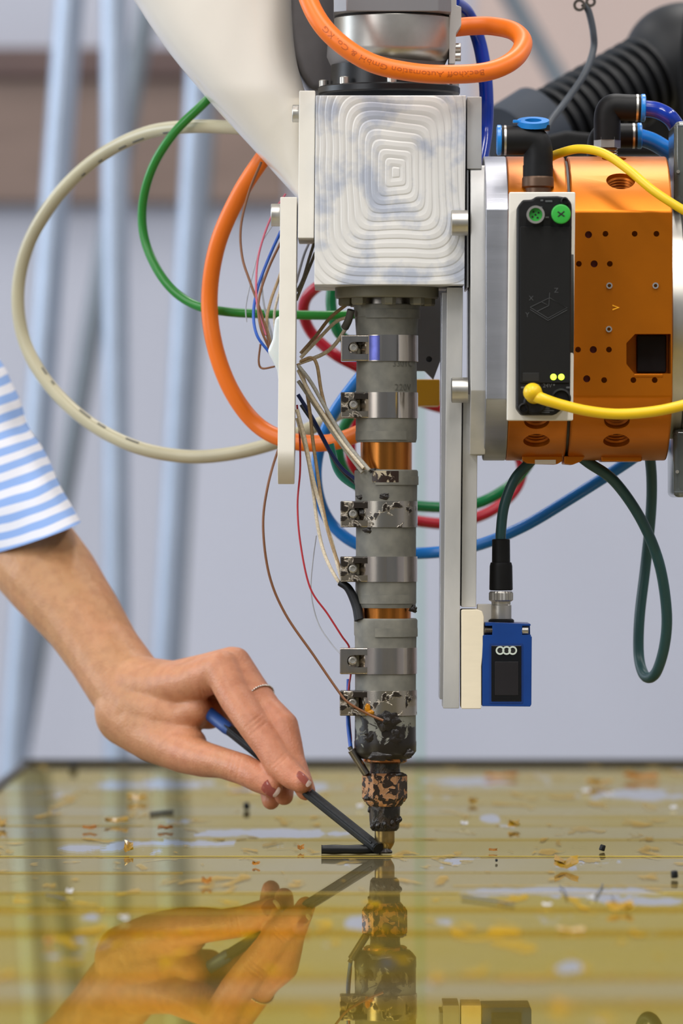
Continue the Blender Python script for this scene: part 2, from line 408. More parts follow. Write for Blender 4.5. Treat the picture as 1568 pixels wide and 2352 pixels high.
def mat_skin():
    m = bpy.data.materials.new('skin'); m.use_nodes = True; nt = m.node_tree; N = nt.nodes; L = nt.links; b = N['Principled BSDF']
    tc = N.new('ShaderNodeTexCoord'); sp = N.new('ShaderNodeSeparateXYZ'); L.new(tc.outputs['Object'], sp.inputs[0])
    nz = N.new('ShaderNodeTexNoise'); nz.inputs['Scale'].default_value = 38; nz.inputs['Detail'].default_value = 4; L.new(tc.outputs['Object'], nz.inputs[0])
    mr = N.new('ShaderNodeMapRange'); mr.inputs[1].default_value = -.03; mr.inputs[2].default_value = .10; L.new(sp.outputs[0], mr.inputs[0])
    ad = N.new('ShaderNodeMath'); ad.operation = 'MULTIPLY_ADD'; ad.inputs[1].default_value = .9; L.new(nz.outputs['Fac'], ad.inputs[0]); 
    sb = N.new('ShaderNodeMath'); sb.operation = 'SUBTRACT'; sb.inputs[1].default_value = .45; L.new(mr.outputs[0], sb.inputs[0]); L.new(sb.outputs[0], ad.inputs[2])
    rp = N.new('ShaderNodeValToRGB'); e = rp.color_ramp.elements
    e[0].position = 0.0; e[0].color = (*s2l((190, 140, 94)), 1); e[1].position = 1; e[1].color = (*s2l((204, 134, 100)), 1)
    L.new(ad.outputs[0], rp.inputs[0])
    n5 = N.new('ShaderNodeTexNoise'); n5.inputs['Scale'].default_value = 160; n5.inputs['Detail'].default_value = 5; L.new(tc.outputs['Object'], n5.inputs[0])
    r5 = N.new('ShaderNodeValToRGB'); r5.color_ramp.elements[0].position = .3; r5.color_ramp.elements[0].color = (.80, .72, .68, 1); r5.color_ramp.elements[1].position = .6; L.new(n5.outputs['Fac'], r5.inputs[0])
    m5 = N.new('ShaderNodeMix'); m5.data_type = 'RGBA'; m5.blend_type = 'MULTIPLY'; m5.inputs[0].default_value = .7; L.new(rp.outputs[0], m5.inputs[6]); L.new(r5.outputs[0], m5.inputs[7]); L.new(m5.outputs[2], b.inputs['Base Color'])
    b.inputs['Roughness'].default_value = .48; b.inputs['Subsurface Weight'].default_value = .25; b.inputs['Subsurface Radius'].default_value = (1, .35, .2); b.inputs['Subsurface Scale'].default_value = .004
    vo = N.new('ShaderNodeTexVoronoi'); vo.inputs['Scale'].default_value = 700; L.new(tc.outputs['Object'], vo.inputs[0])
    bp = N.new('ShaderNodeBump'); bp.inputs['Strength'].default_value = .22; bp.inputs['Distance'].default_value = .0008; L.new(vo.outputs['Distance'], bp.inputs['Height']); L.new(bp.outputs[0], b.inputs['Normal'])
    return m
M_skin = mat_skin()
def mat_stripe():
    m = bpy.data.materials.new('striped_shirt'); m.use_nodes = True; nt = m.node_tree; N = nt.nodes; L = nt.links; b = N['Principled BSDF']
    uv = N.new('ShaderNodeUVMap'); uv.uv_map = 'cloth'; sp = N.new('ShaderNodeSeparateXYZ'); L.new(uv.outputs[0], sp.inputs[0])
    tcs = N.new('ShaderNodeTexCoord'); ns = N.new('ShaderNodeTexNoise'); ns.inputs['Scale'].default_value = 26; ns.inputs['Detail'].default_value = 1; L.new(tcs.outputs['Object'], ns.inputs[0])
    ma = N.new('ShaderNodeMath'); ma.operation = 'MULTIPLY_ADD'; ma.inputs[1].default_value = .007; L.new(ns.outputs['Fac'], ma.inputs[0]); L.new(sp.outputs[1], ma.inputs[2])
    a = N.new('ShaderNodeMath'); a.operation = 'MULTIPLY'; a.inputs[1].default_value = 1/.0115; L.new(ma.outputs[0], a.inputs[0])
    f = N.new('ShaderNodeMath'); f.operation = 'FRACT'; L.new(a.outputs[0], f.inputs[0])
    rp = N.new('ShaderNodeValToRGB'); e = rp.color_ramp.elements; e[0].position = .47; e[0].color = (*s2l((146, 178, 232)), 1); e[1].position = .53; e[1].color = (*s2l((232, 232, 240)), 1)
    L.new(f.outputs[0], rp.inputs[0]); L.new(rp.outputs[0], b.inputs['Base Color']); b.inputs['Roughness'].default_value = .9
    nz = N.new('ShaderNodeTexNoise'); nz.inputs['Scale'].default_value = 900; L.new(uv.outputs[0], nz.inputs[0])
    bp = N.new('ShaderNodeBump'); bp.inputs['Strength'].default_value = .25; bp.inputs['Distance'].default_value = .0005; L.new(nz.outputs['Fac'], bp.inputs['Height']); L.new(bp.outputs[0], b.inputs['Normal'])
    return m
M_shirt = mat_stripe()
def mat_film(name, tint, dif, dfac, holes=()):
    """see-through yellow film with worn-off patches (holes: x, y, half width, half depth)"""
    m = bpy.data.materials.new(name); m.use_nodes = True; nt = m.node_tree; N = nt.nodes; L = nt.links
    N.remove(N['Principled BSDF']); out = N['Material Output']
    ge = N.new('ShaderNodeNewGeometry')
    mp = N.new('ShaderNodeMapping'); mp.inputs['Scale'].default_value = (1, .28, 1); L.new(ge.outputs['Position'], mp.inputs[0])
    nz = N.new('ShaderNodeTexNoise'); nz.inputs['Scale'].default_value = 4; nz.inputs['Detail'].default_value = 6; nz.inputs['Roughness'].default_value = .6; L.new(mp.outputs[0], nz.inputs[0])
    tr = N.new('ShaderNodeBsdfTransparent'); df = N.new('ShaderNodeBsdfDiffuse'); gl = N.new('ShaderNodeBsdfGlossy'); gl.inputs['Roughness'].default_value = .006; gl.inputs[0].default_value = (.9, .85, .7, 1)
    rp = N.new('ShaderNodeValToRGB'); e = rp.color_ramp.elements
    e[0].position = .35; e[0].color = (*tint, 1); e[1].position = .70; e[1].color = (tint[0]**.7, tint[1]**.7, tint[2]**.55, 1); L.new(nz.outputs['Fac'], rp.inputs[0]); L.new(rp.outputs[0], tr.inputs[0])
    df.inputs[0].default_value = (*s2l(dif), 1)
    m1 = N.new('ShaderNodeMixShader'); L.new(tr.outputs[0], m1.inputs[1]); L.new(df.outputs[0], m1.inputs[2])
    # stains: orange smears, stretched along the strips
    mp2 = N.new('ShaderNodeMapping'); mp2.inputs['Scale'].default_value = (1, .22, 1); L.new(ge.outputs['Position'], mp2.inputs[0])
    n2 = N.new('ShaderNodeTexNoise'); n2.inputs['Scale'].default_value = 46; n2.inputs['Detail'].default_value = 5; n2.inputs['Distortion'].default_value = .8; L.new(mp2.outputs[0], n2.inputs[0])
    r2 = N.new('ShaderNodeValToRGB'); e = r2.color_ramp.elements; e[0].position = .60; e[0].color = (dfac,)*3+(1,); e[1].position = .655; e[1].color = (min(1, dfac+.42),)*3+(1,); L.new(n2.outputs['Fac'], r2.inputs[0])
    L.new(r2.outputs[0], m1.inputs[0])
    m2 = N.new('ShaderNodeMixShader'); m2.inputs[0].default_value = .05; L.new(m1.outputs[0], m2.inputs[1]); L.new(gl.outputs[0], m2.inputs[2])
    # worn-off patches
    cl = N.new('ShaderNodeBsdfTransparent'); m3 = N.new('ShaderNodeMixShader')
    n3 = N.new('ShaderNodeTexNoise'); n3.inputs['Scale'].default_value = 42; n3.inputs['Detail'].default_value = 6; n3.inputs['Distortion'].default_value = 1.0; L.new(mp2.outputs[0], n3.inputs[0])
    sp = N.new('ShaderNodeSeparateXYZ'); L.new(ge.outputs['Position'], sp.inputs[0])
    acc = None
    def M(op, a, c):
        n = N.new('ShaderNodeMath'); n.operation = op
        for i, v in enumerate((a, c)):
            if isinstance(v, (int, float)): n.inputs[i].default_value = v
            else: L.new(v, n.inputs[i])
        return n.outputs[0]
    for hx, hy, hw, hd in holes:
        a = M('POWER', M('ABSOLUTE', M('DIVIDE', M('SUBTRACT', sp.outputs[0], hx), hw), 0), 3.0)
        c = M('POWER', M('ABSOLUTE', M('DIVIDE', M('SUBTRACT', sp.outputs[1], hy), hd), 0), 2.0)
        dd = M('ADD', M('ADD', a, c), M('MULTIPLY', M('SUBTRACT', n3.outputs['Fac'], .5), 4.2))
        hsh = M('LESS_THAN', dd, .8)
        acc = hsh if acc is None else M('MAXIMUM', acc, hsh)
    n4 = N.new('ShaderNodeTexNoise'); n4.inputs['Scale'].default_value = 22; n4.inputs['Detail'].default_value = 7; n4.inputs['Roughness'].default_value = .62; L.new(mp2.outputs[0], n4.inputs[0])
    acc = M('MAXIMUM', acc, M('GREATER_THAN', n4.outputs['Fac'], .64))
    if acc is not None:
        L.new(acc, m3.inputs[0]); L.new(m2.outputs[0], m3.inputs[1]); L.new(cl.outputs[0], m3.inputs[2]); L.new(m3.outputs[0], out.inputs[0])
    else: L.new(m2.outputs[0], out.inputs[0])
    return m
def mat_bed():
    m = bpy.data.materials.new('bed_glass'); m.use_nodes = True; nt = m.node_tree; N = nt.nodes; L = nt.links; b = N['Principled BSDF']
    ge = N.new('ShaderNodeNewGeometry'); nz = N.new('ShaderNodeTexNoise'); nz.inputs['Scale'].default_value = 5; L.new(ge.outputs['Position'], nz.inputs[0])
    rp = N.new('ShaderNodeValToRGB'); rp.color_ramp.elements[0].color = (.13, .13, .135, 1); rp.color_ramp.elements[1].color = (.18, .18, .185, 1); L.new(nz.outputs['Fac'], rp.inputs[0]); L.new(rp.outputs[0], b.inputs['Base Color'])
    b.inputs['Metallic'].default_value = 0; b.inputs['Roughness'].default_value = .006; b.inputs['IOR'].default_value = 1.75
    return m

# ------------------------------------------------------------------ the hall
FZ = -0.85
struct(obj('floor', box(-4, 4, -4.5, 3.3, FZ-.05, FZ), M_floor, smooth=0))
struct(obj('wall_back', box(-4, 4, 3.2, 3.3, FZ, 3.4), M_wall, smooth=0))
struct(obj('wall_left', box(-4.1, -4, -4.5, 3.3, FZ, 3.4), M_side, smooth=0))
struct(obj('wall_right', box(4, 4.1, -4.5, 3.3, FZ, 3.4), M_side, smooth=0))
struct(obj('ceiling', box(-4, 4, -4.5, 3.3, 3.4, 3.5), M_ceiling, smooth=0))
# brown board on the wall, upper left
t = thing('wall_board', 'wide brown board with darker upper edge mounted on back wall', 'board', P(330, 465, 3.17))
obj('panel', pbox(-420, 655, 175, 465, 3.165, 3.2, .004), M_boardb, t)
obj('top_rail', pbox(-420, 655, 108, 178, 3.15, 3.2, .006), M_boardt, t)
tag(obj('warm_panel', pbox(1090, 1900, -500, 268, 3.16, 3.2, .004), M_warm), 'pinkish beige panel on the back wall above the black hose', 'panel')
# metal poles leaning and standing behind the bed
def pole(pa, pb, wpx, Y, m, label):
    a = P(*pa, Y); b = P(*pb, Y+.0); d = (b-a)
    b2 = a+d*((FZ+.004-a.z)/d.z)
    a2 = a-d*(1.2/abs(d.z))
    r = wpx/2*(D+Y)/FPX
    t = thing('metal_pole', label, 'pole', b2, 'metal poles behind the bed')
    obj('tube', cyl(a2, b2, r, 24), m, t)
    obj('foot', lathe(b2, (0, 0, 1), [(0, r*1.5), (.02, r*1.5), (.03, r*1.05)], 24), M_black_soft, t)
pole((160, 0), (104, 760), 66, 2.0, M_pole, 'pale blue-grey pole leaning left of the thick upright one')
pole((262, 0), (270, 1700), 62, 1.9, M_pole, 'thick upright pale silver pole behind the beige cable loop')
pole((330, 60), (60, 1640), 48, 2.4, M_pole_dk, 'dark grey pole slanting down to the left behind the arm')
pole((452, 240), (378, 1530), 58, 2.1, M_pole, 'pale silver pole slanting behind the green cable loop')
pole((482, 240), (404, 1530), 30, 2.75, M_pole_dk, 'slim grey tube added as the shaded side of the pale slanting pole')  # added dark tube: imitates the shaded right side of the pale pole
pole((1165, -20), (1420, 420), 46, 2.6, M_pole_dk, 'grey pole slanting behind the orange cable loop and black hose')
pole((964, 1000), (964, 1700), 12, 1.7, mat('pale_green_pole', (140, 176, 164), .5), 'thin pale green rod upright behind the nozzle barrel')

# ------------------------------------------------------------------ the print bed
XL, XR, YF, YB = -0.242, 1.0, -1.75, 1.154
bed = thing('print_bed', 'wide mirror-like print bed covered in yellow film strips', 'table', (.38, -.3, FZ))
obj('plate', box(XL, XR, YF, YB, -.012, 0), mat_bed(), bed, 0, label='polished grey bed plate')
obj('side_rim', box(XL-.007, XL, YF, YB, -.03, .0025, .001), M_rim, bed)
obj('back_rim', box(XL-.007, XR, YB, YB+.008, -.03, .0045, .001), M_rim, bed)
obj('frame', box(XL, XR, YF, YB, -.07, -.013, .003), M_alu_dull, bed)
for x in (XL+.04, XR-.04):
    for y in (YF+.04, YB-.04):
        obj('leg', box(x-.03, x+.03, y-.03, y+.03, FZ, -.07, .004), M_alu_dull, bed)
def hole(px0, px1, py0, py1):
    a = T((px0+px1)/2, py0); b = T((px0+px1)/2, py1)
    ym = (a.y+b.y)/2
    x0 = (px0-784)*(D+ym)/FPX; x1 = (px1-784)*(D+ym)/FPX
    return ((x0+x1)/2, ym, abs(x1-x0)/2, abs(a.y-b.y)/2)
HOLES = [hole(140, 300, 1938, 1958), hole(240, 560, 1928, 1946), hole(420, 820, 1904, 1924), hole(1050, 1540, 2036, 2062), hole(1330, 1560, 2058, 2080),
         hole(790, 850, 2104, 2140), hole(70, 215, 2190, 2204), hole(960, 1180, 1786, 1806), hole(1350, 1560, 1814, 1840), hole(1100, 1150, 1870, 1890), hole(200, 480, 1790, 1812), hole(1270, 1340, 2205, 2240), hole(560, 760, 1796, 1824)]
films = [mat_film('yellow_film', (.96, .87, .54), (176, 140, 60), .025, HOLES), mat_film('deeper_yellow_film', (.96, .85, .36), (190, 150, 16), .035, HOLES),
         mat_film('pale_film', (.96, .89, .63), (176, 150, 90), .02, HOLES)]
edges = [d-D for d in (4.42, 4.27, 4.12, 3.97, 3.81, 3.66, 3.56, 3.40, 3.245, 3.093, 2.934, 2.791, 2.633, 2.385, 2.25, 2.1, 1.95, 1.75, 1.54)]
for i in range(len(edges)-1):
    y1, y0 = edges[i], edges[i+1]
    ov = (.008, .014, .010, .022)[i % 4] if i < 11 else (.045, .03, .04)[i % 3]
    z = .0003+.0003*(i % 2)
    bm = bmesh.new(); n = 30
    a = [bm.verts.new((XL+(XR-XL)*k/n, min(y1+ov, YB), z)) for k in range(n+1)]
    b = [bm.verts.new((XL+(XR-XL)*k/n, y0+.0008*random.uniform(-1, 1), z)) for k in range(n+1)]
    for k in range(n): bm.faces.new((b[k], b[k+1], a[k+1], a[k]))
    obj('film_strip', bm, films[(2, 0, 2, 0)[i % 4] if i < 10 else (1, 0, 1, 1)[i % 4]], bed, smooth=0, label='yellow see-through film strip' if i == 0 else None)
# bright raised film edges
M_edge = mat('film_edge', (214, 186, 40), .3, 0, .2, 9, 0, 1, (1, 1, 1), col2=(128, 110, 56))
for py, x0, x1, hgt in ((1969, -60, 1700, .0007), (2007, -60, 420, .0005), (2053, -60, 1700, .0005), (2098, -60, 760, .0007), (1898, -60, 330, .0005), (2036, 1040, 1700, .0004)):
    y = T(784, py).y
    obj('film_edge', box((x0-784)*(D+y)/FPX, min(XR, (x1-784)*(D+y)/FPX), y, y+.0016, .0003, .0003+hgt*.55, .0001, 1), M_edge, bed)

# ------------------------------------------------------------------ extruder: block, flange, heated barrel, nozzle
CX = 888
XC = P(CX, 1176).x
def lean(py): return -(py-700)*0.0035      # the tool leans a touch (px)
ext = thing('pellet_extruder', 'heated extruder barrel with clamped grey sleeves under a milled aluminium block', 'extruder', (XC, 0, .002))
KB = 43.5*.001
def ring_(name, py0, py1, prof_px, m, label=None, seg=64):
    """lathe piece on the barrel axis; prof (0..1 from top, radius px)"""
    a = P(CX+lean(py0), py0); b = P(CX+lean(py1), py1)
    L = (b-a).length
    return obj(name, lathe(a, b-a, [(t*L, r*S) for t, r in prof_px], seg), m, ext, 40, label)
obj('mounting_block', pbox(725, 1070, 219, 654, -.0435, .0435, .0006, 2, 3.5), M_mill, ext, label='square aluminium block with concentric milling rings')
obj('block_cover', pbox(1072, 1106, 222, 388, -.040, .040, .0005), M_alu_dull, ext)
# flange with bolts
ring_('flange', 660, 686, [(0, 118), (.05, 119), (.85, 119), (1, 116)], M_flange)
for a in range(8):
    an = math.radians(a*45+2); r = 94*S
    c = Vector((XC+r*math.sin(an), -r*math.cos(an), P(0, 684).z))
    obj('bolt', lathe(c, (0, 0, -1), [(0, 17*S), (15*S, 17*S), (19*S, 14*S)], 6), M_flange, ext, 30)
# barrel from top to bottom: (name, y0, y1, radius profile, material)
ring_('neck', 684, 712, [(0, 66), (1, 66)], M_steel_dk)
ring_('insulation_sleeve', 700, 772, [(0, 74), (.04, 76), (.4, 74.5), (.42, 73), (1, 70)], M_tape)
ring_('insulation_sleeve', 828, 906, [(0, 69), (1, 70)], M_tape)
ring_('insulation_sleeve', 958, 1016, [(0, 70.5), (.85, 70), (1, 68)], M_tape)
ring_('copper_tube', 1008, 1084, [(0, 59), (1, 59)], M_copper)
ring_('insulation_sleeve', 1079, 1152, [(0, 70), (.05, 73), (.42, 73), (.45, 71.5), (1, 71)], M_tape)
ring_('insulation_sleeve', 1208, 1282, [(0, 69), (1, 69)], M_tape)
ring_('insulation_sleeve', 1334, 1396, [(0, 70), (.8, 70), (1, 67)], M_tape)
ring_('copper_tube', 1388, 1428, [(0, 58), (1, 58)], M_copper)
ring_('insulation_sleeve', 1420, 1490, [(0, 70), (.06, 73), (.55, 72.5), (.58, 71), (1, 70.5)], M_tape)
ring_('insulation_sleeve', 1545, 1590, [(0, 70), (1, 70)], M_tape)
ring_('burnt_sleeve', 1638, 1742, [(0, 70), (.6, 70.5), (.63, 71.5), (.84, 71), (.93, 64), (1, 56)], M_tape_burn, 'grey sleeve crusted with black burnt polymer')
ring_('copper_ring', 1734, 1752, [(0, 46), (.2, 50), (.8, 50), (1, 44)], M_copper_ring)
ring_('nozzle_neck', 1750, 1778, [(0, 36), (.5, 34), (1, 36)], M_collar_mat)
# thin spiral edges of the wrapped tape
for py, a0, a1, dr in ((722, -40, 130, 77), (1104, -20, 150, 74.3), (1376, -120, 60, 71.2), (1452, -20, 140, 73.6), (1001, -150, 40, 71)):
    z = P(0, py).z
    obj('tape_lap', arc(XC+lean(py)*S, 0, (dr-4)*S, dr*S, z-10*S, z+10*S, a0, a1), M_tape, ext)
# peeled patch and soot blobs
obj('peeled_patch', arc(XC+lean(1090)*S, 0, 70*S, 74.6*S, P(0, 1108).z, P(0, 1082).z, -26, 22), M_tape_patch, ext, label='peeled tape patch with burn marks')
def blob(c, r, m, name='soot_blob', sq=(1, 1, 1), seed=0, parent=None, amp=.35):
    bm = bmesh.new(); bmesh.ops.create_icosphere(bm, subdivisions=3, radius=1)
    for v in bm.verts:
        k = 1+amp*noise.noise(v.co*1.7+Vector((seed*3.1, seed, 0)))+amp*.4*noise.noise(v.co*4+Vector((0, seed, 7)))
        v.co = Vector((v.co.x*sq[0], v.co.y*sq[1], v.co.z*sq[2]))*k*r+Vector(c)
    return obj(name, bm, m, parent if parent is not None else ext, 60)
def onb(pxx, py, R=71.0, out=0.0):
    dx = (pxx-CX-lean(py)); dx = max(-R+.5, min(R-.5, dx))
    return Vector((XC+(lean(py)+dx)*S, -math.sqrt(R*R-dx*dx)*S-out, P(0, py).z))
for k, (bx, by, r, sq) in enumerate(((884, 1140, 8, (1.2, .5, .8)), (830, 1142, 7, (1.6, .6, .7)), (846, 1218, 6, (1.6, .5, 1)), (858, 1082, 8, (1.3, .6, .6)), (830, 1078, 9, (1.2, .6, .6)),
                                     (948, 1398, 8, (.9, .7, 1)), (888, 1655, 20, (1, .6, .95)), (905, 1690, 12, (1.1, .4, 1.5)), (852, 1690, 10, (1.3, .4, 1)), (930, 1612, 7, (.5, .4, 1.8)), (880, 1612, 7, (1.5, .35, 1)), (868, 1735, 14, (1.4, .5, .6)), (935, 1728, 12, (1, .5, .7)))):
    blob(onb(bx, by), r*S, M_char, 'soot_blob', (sq[0]*1.15, sq[1]*.5, sq[2]), k, amp=.7)
blob(onb(843, 1628, 73, .001), 9*S, M_amber, 'amber_drip', (.7, .6, 1.5), 3)
blob(onb(850, 1634, 73, .001), 7*S, M_amber, 'amber_drip', (1.2, .8, .8), 5)
# clamps
def clamp(py0, py1, burnt, k):
    l = lean((py0+py1)/2); xc = XC+l*S; z1 = P(0, py0).z; z0 = P(0, py1).z; zm = (z0+z1)/2; hz = z1-z0
    mb = (M_band, M_band_spot, M_band_burn)[burnt]; ml = M_lug_burn if burnt else M_band
    c = obj('hose_clamp', washer((xc, 0, z0), (xc, 0, z1), 69*S, 72.5*S, 72), mb if burnt == 2 else M_band, ext)
    obj('band_overlap', arc(xc, 0, 72.3*S, 74*S, z0+.5*S, z1-.5*S, -60, 1 if k != 0 else -8, 20), mb, c)
    # lug housing with a slotted window
    x0 = xc-105*S; x1 = xc-40*S; yf = -61*S; yb = 8*S
    bm = box(x0, x1, yf, yb, z0, z1, 3*S, 3)
    slot = prism(rrect(x0+17*S, x1+6*S, zm-14*S, zm+14*S, 13.5*S), 'Y', yf-.01, yf+26*S)
    slot2 = box(x0+6*S, x1+60*S, yf+6*S, yb-6*S, z0+8*S, z1-8*S)
    obj('lug', cut(bm, merge(slot)), ml, c, 35)
    obj('slot_pad', box(x0+18*S, x1+3*S, yf+20*S, yf+25*S, zm-13*S, zm+13*S, 1*S), M_flange, c)
    p = Vector((x0+27*S, yf+22*S, zm))
    s = obj('screw', lathe(p, (.12, -1, .06), [(0, 11*S), (14*S, 11*S), (20*S, 10*S), (23*S, 7*S), (23*S, 5*S), (20*S, 4.5*S), (20*S, 0)], 24), M_steel, c)
    obj('barrel_nut', cyl((x0+26*S, yf+15*S, zm-22*S), (x0+26*S, yf+15*S, zm+22*S), 10*S, 20, 1.5*S), M_steel_dk, c)
    return c
cl = [clamp(771, 831, 0, 0), clamp(902, 961, 1, 1), clamp(1151, 1211, 2, 2), clamp(1278, 1336, 1, 3), clamp(1487, 1547, 0, 4), clamp(1585, 1642, 2, 5)]
obj('heat_mark', arc(XC, 0, 73.8*S, 74.6*S, P(0, 829).z, P(0, 773).z, -33, -13, 10), M_heat, cl[0], label='blue heat-tinted strip')
for b_, (bx, by) in enumerate(((826, 792), (820, 925), (832, 1178), (818, 1290))):
    blob(onb(bx, by, 73), 9*S, M_char, 'soot_blob', (1.1, .7, 1.2), 30+b_)
# faint print on the sleeve
def wrap_text(s, size, pxx, py, R, m, name):
    me = text_mesh(s, size)
    for v in me.vertices:
        a = math.asin(max(-1, min(1, (pxx-CX)/R)))+v.co.x/(R*S)
        v.co = Vector((XC+R*S*math.sin(a), -R*S*math.cos(a), P(0, py).z+v.co.y))
    return obj(name, me, m, ext, 0)
wrap_text('220V', 22*S, 905, 898, 70.6, mat('worn_print', (92, 91, 84), .6), 'sleeve_print')
wrap_text('330TC', 20*S, 900, 843, 70.6, MC['worn_print'], 'sleeve_print')
# hex nut, collar and tip
zt = P(0, 1775).z; zb = P(0, 1842).z; xn = XC-5*S
def hexp(r, z, rot=30): return [Vector((xn+r*math.sin(math.radians(rot+60*k)), -r*math.cos(math.radians(rot+60*k)), z)) for k in range(6)]
bm = bmesh.new(); R_ = [[bm.verts.new(v) for v in hexp(r*S, z)] for r, z in ((44, zt), (52, zt-6*S), (52, zb+10*S), (46, zb))]
for A, B in zip(R_, R_[1:]):
    for k in range(6): bm.faces.new((A[k], A[(k+1) % 6], B[(k+1) % 6], B[k]))
bm.faces.new(R_[0]); bm.faces.new(R_[-1][::-1])
obj('hex_nut', bm, M_nut, ext, 25, 'burnt copper hex nut')
ringx = lambda name, py0, py1, prof, m: obj(name, lathe((xn, 0, P(0, py0).z), (0, 0, -1), [(t*(py1-py0)*S, r*S) for t, r in prof], 48), m, ext, 40)
ringx('nut_skirt', 1838, 1851, [(0, 44), (.5, 43), (1, 38)], M_nut)
ringx('nozzle_collar', 1847, 1908, [(0, 35), (.06, 36), (.6, 35), (.9, 33), (1, 28)], M_collar_mat)
ringx('nozzle_tip', 1902, 1959, [(0, 23), (.55, 23), (.66, 21), (.95, 11), (1, 10)], M_tip)
blob((xn-38*S, -20*S, P(0, 1832).z), 9*S, M_char, 'soot_blob', (1, 1, .6), 41)
blob((xn+20*S, -30*S, P(0, 1778).z), 12*S, M_char, 'soot_blob', (2.2, .8, .5), 43)
for k in range(7):
    a = -80+k*27; blob((xn+35*S*math.sin(math.radians(a)), -35*S*math.cos(math.radians(a)), P(0, 1860+(k*37 % 40)).z), 5*S, M_char, 'soot_blob', (1, 1, 1.4), 50+k)
# thermocouple stub
a = P(806, 1722, -.004); b = P(842, 1779, -.004)
tc_ = tag(obj('thermocouple', merge(cyl(a, b, 9*S, 20, 1.5*S), cyl(a-(b-a).normalized()*8*S, a, 5*S, 16)), M_steel_dk), 'grey metal thermocouple tube leaning against the nozzle nut', 'sensor')

# ------------------------------------------------------------------ servo motor above the block
mo = thing('servo_motor', 'grey servo motor with silver gear ring bolted above the block', 'motor', P(892, 219, 0))
oc = []
x0, x1 = P(766, 0).x, P(1034, 0).x; yd = .034; c_ = .0075
poly = [(x0+c_, -yd), (x1-c_, -yd), (x1, -yd+c_), (x1, yd-c_), (x1-c_, yd), (x0+c_, yd), (x0, yd-c_), (x0, -yd+c_)]
obj('motor_body', prism(poly, 'Z', P(0, 38).z, P(0, -300).z, .0006), M_motor, mo)
xm = (x0+x1)/2
obj('seam', lathe((xm, 0, P(0, 46).z), (0, 0, 1), [(0, 126*S), (9*S, 126*S)], 48), M_rim, mo)
obj('gear_ring', lathe((xm+3*S, 0, P(0, 42).z), (0, 0, -1), [(0, 134*S), (2*S, 136*S), (72*S, 136*S), (90*S, 130*S), (104*S, 112*S)], 72), M_steel, mo)
obj('lower_housing', lathe((P(890, 0).x, .004, P(0, 100).z), (0, 0, -1), [(0, 138*S), (30*S, 140*S), (56*S, 128*S)], 64), M_motor_side, mo)
obj('adapter', lathe((P(880, 0).x, 0, P(0, 150).z), (0, 0, -1), [(0, 120*S), (54*S, 122*S)], 64), M_black_an, mo)
obj('flange', lathe((P(893, 0).x, 0, P(0, 200).z), (0, 0, -1), [(0, 160*S), (3*S, 163*S), (15*S, 163*S), (19*S, 160*S)], 80), M_black_an, mo)
for a in range(8):
    an = math.radians(2+a*45); c = Vector((P(893, 0).x+150*S*math.sin(an), -150*S*math.cos(an), P(0, 201).z))
    obj('bolt', lathe(c, (0, 0, 1), [(0, 11*S), (15*S, 11*S), (17*S, 9*S), (17*S, 5*S), (11*S, 5*S), (11*S, 0)], 24), M_steel, mo)
br = obj('side_bracket', prism([(P(a, b).x, P(a, b).z) for a, b in ((1030, -60), (1030, 150), (1042, 150), (1044, 148), (1046, 80), (1058, 62), (1058, 20), (1047, 16), (1047, -60))], 'Y', -.012, .02, .0004), M_alu_dull, mo)
for py in (28, 110, 130):
    obj('bolt', cyl(P(1044, py, -.004), P(1058, py, -.004), 11*S, 20, 1*S), M_steel, mo)
# dark grey body behind the motor
tag(obj('feed_housing', prism([(P(a, b, .05).x, P(a, b, .05).z) for a, b in ((662, -320), (662, 60), (672, 120), (690, 170), (712, 205), (756, 212), (1010, 212), (1010, -320))], 'Y', .05, .12, .004, 3), M_motor_side), 'dark grey rounded housing between white chute and servo motor', 'housing')

# ------------------------------------------------------------------ white chute
bm = bmesh.new(); prev = None; prof = [(-340, 96, 668), (-200, 170, 668), (-100, 236, 668), (0, 308, 669), (50, 340, 671), (100, 374, 675), (150, 413, 683), (200, 455, 697), (250, 498, 714), (300, 544, 722), (350, 590, 722), (400, 634, 722), (440, 670, 722), (468, 696, 722)]
prof = [tuple(v) for v in prof]
cr_ = crom([Vector(v) for v in prof], 3); n = 48
for q in cr_:
    py, xl, xr = q; py2 = py
    ring = []
    hw = max(4, (xr-xl)/2); cx = (xr+xl)/2; dep = .045*min(1, .35+hw/180)
    for k in range(n):
        a = 2*math.pi*k/n; ca, sa = math.cos(a), math.sin(a)
        e = .62
        ex = math.copysign(abs(ca)**e, ca); ey = math.copysign(abs(sa)**e, sa)
        p = P(cx+hw*ex, py2, .045); p.y = .050+dep*ey
        ring.append(bm.verts.new(p))
    if prev:
        for k in range(n): bm.faces.new((prev[k], ring[k], ring[(k+1) % n], prev[(k+1) % n]))
    else: bm.faces.new(ring)
    prev = ring
bm.faces.new(prev[::-1])
tag(obj('feed_chute', bm, M_white, smooth=60), 'smooth white curved chute tapering down to the aluminium block', 'chute')
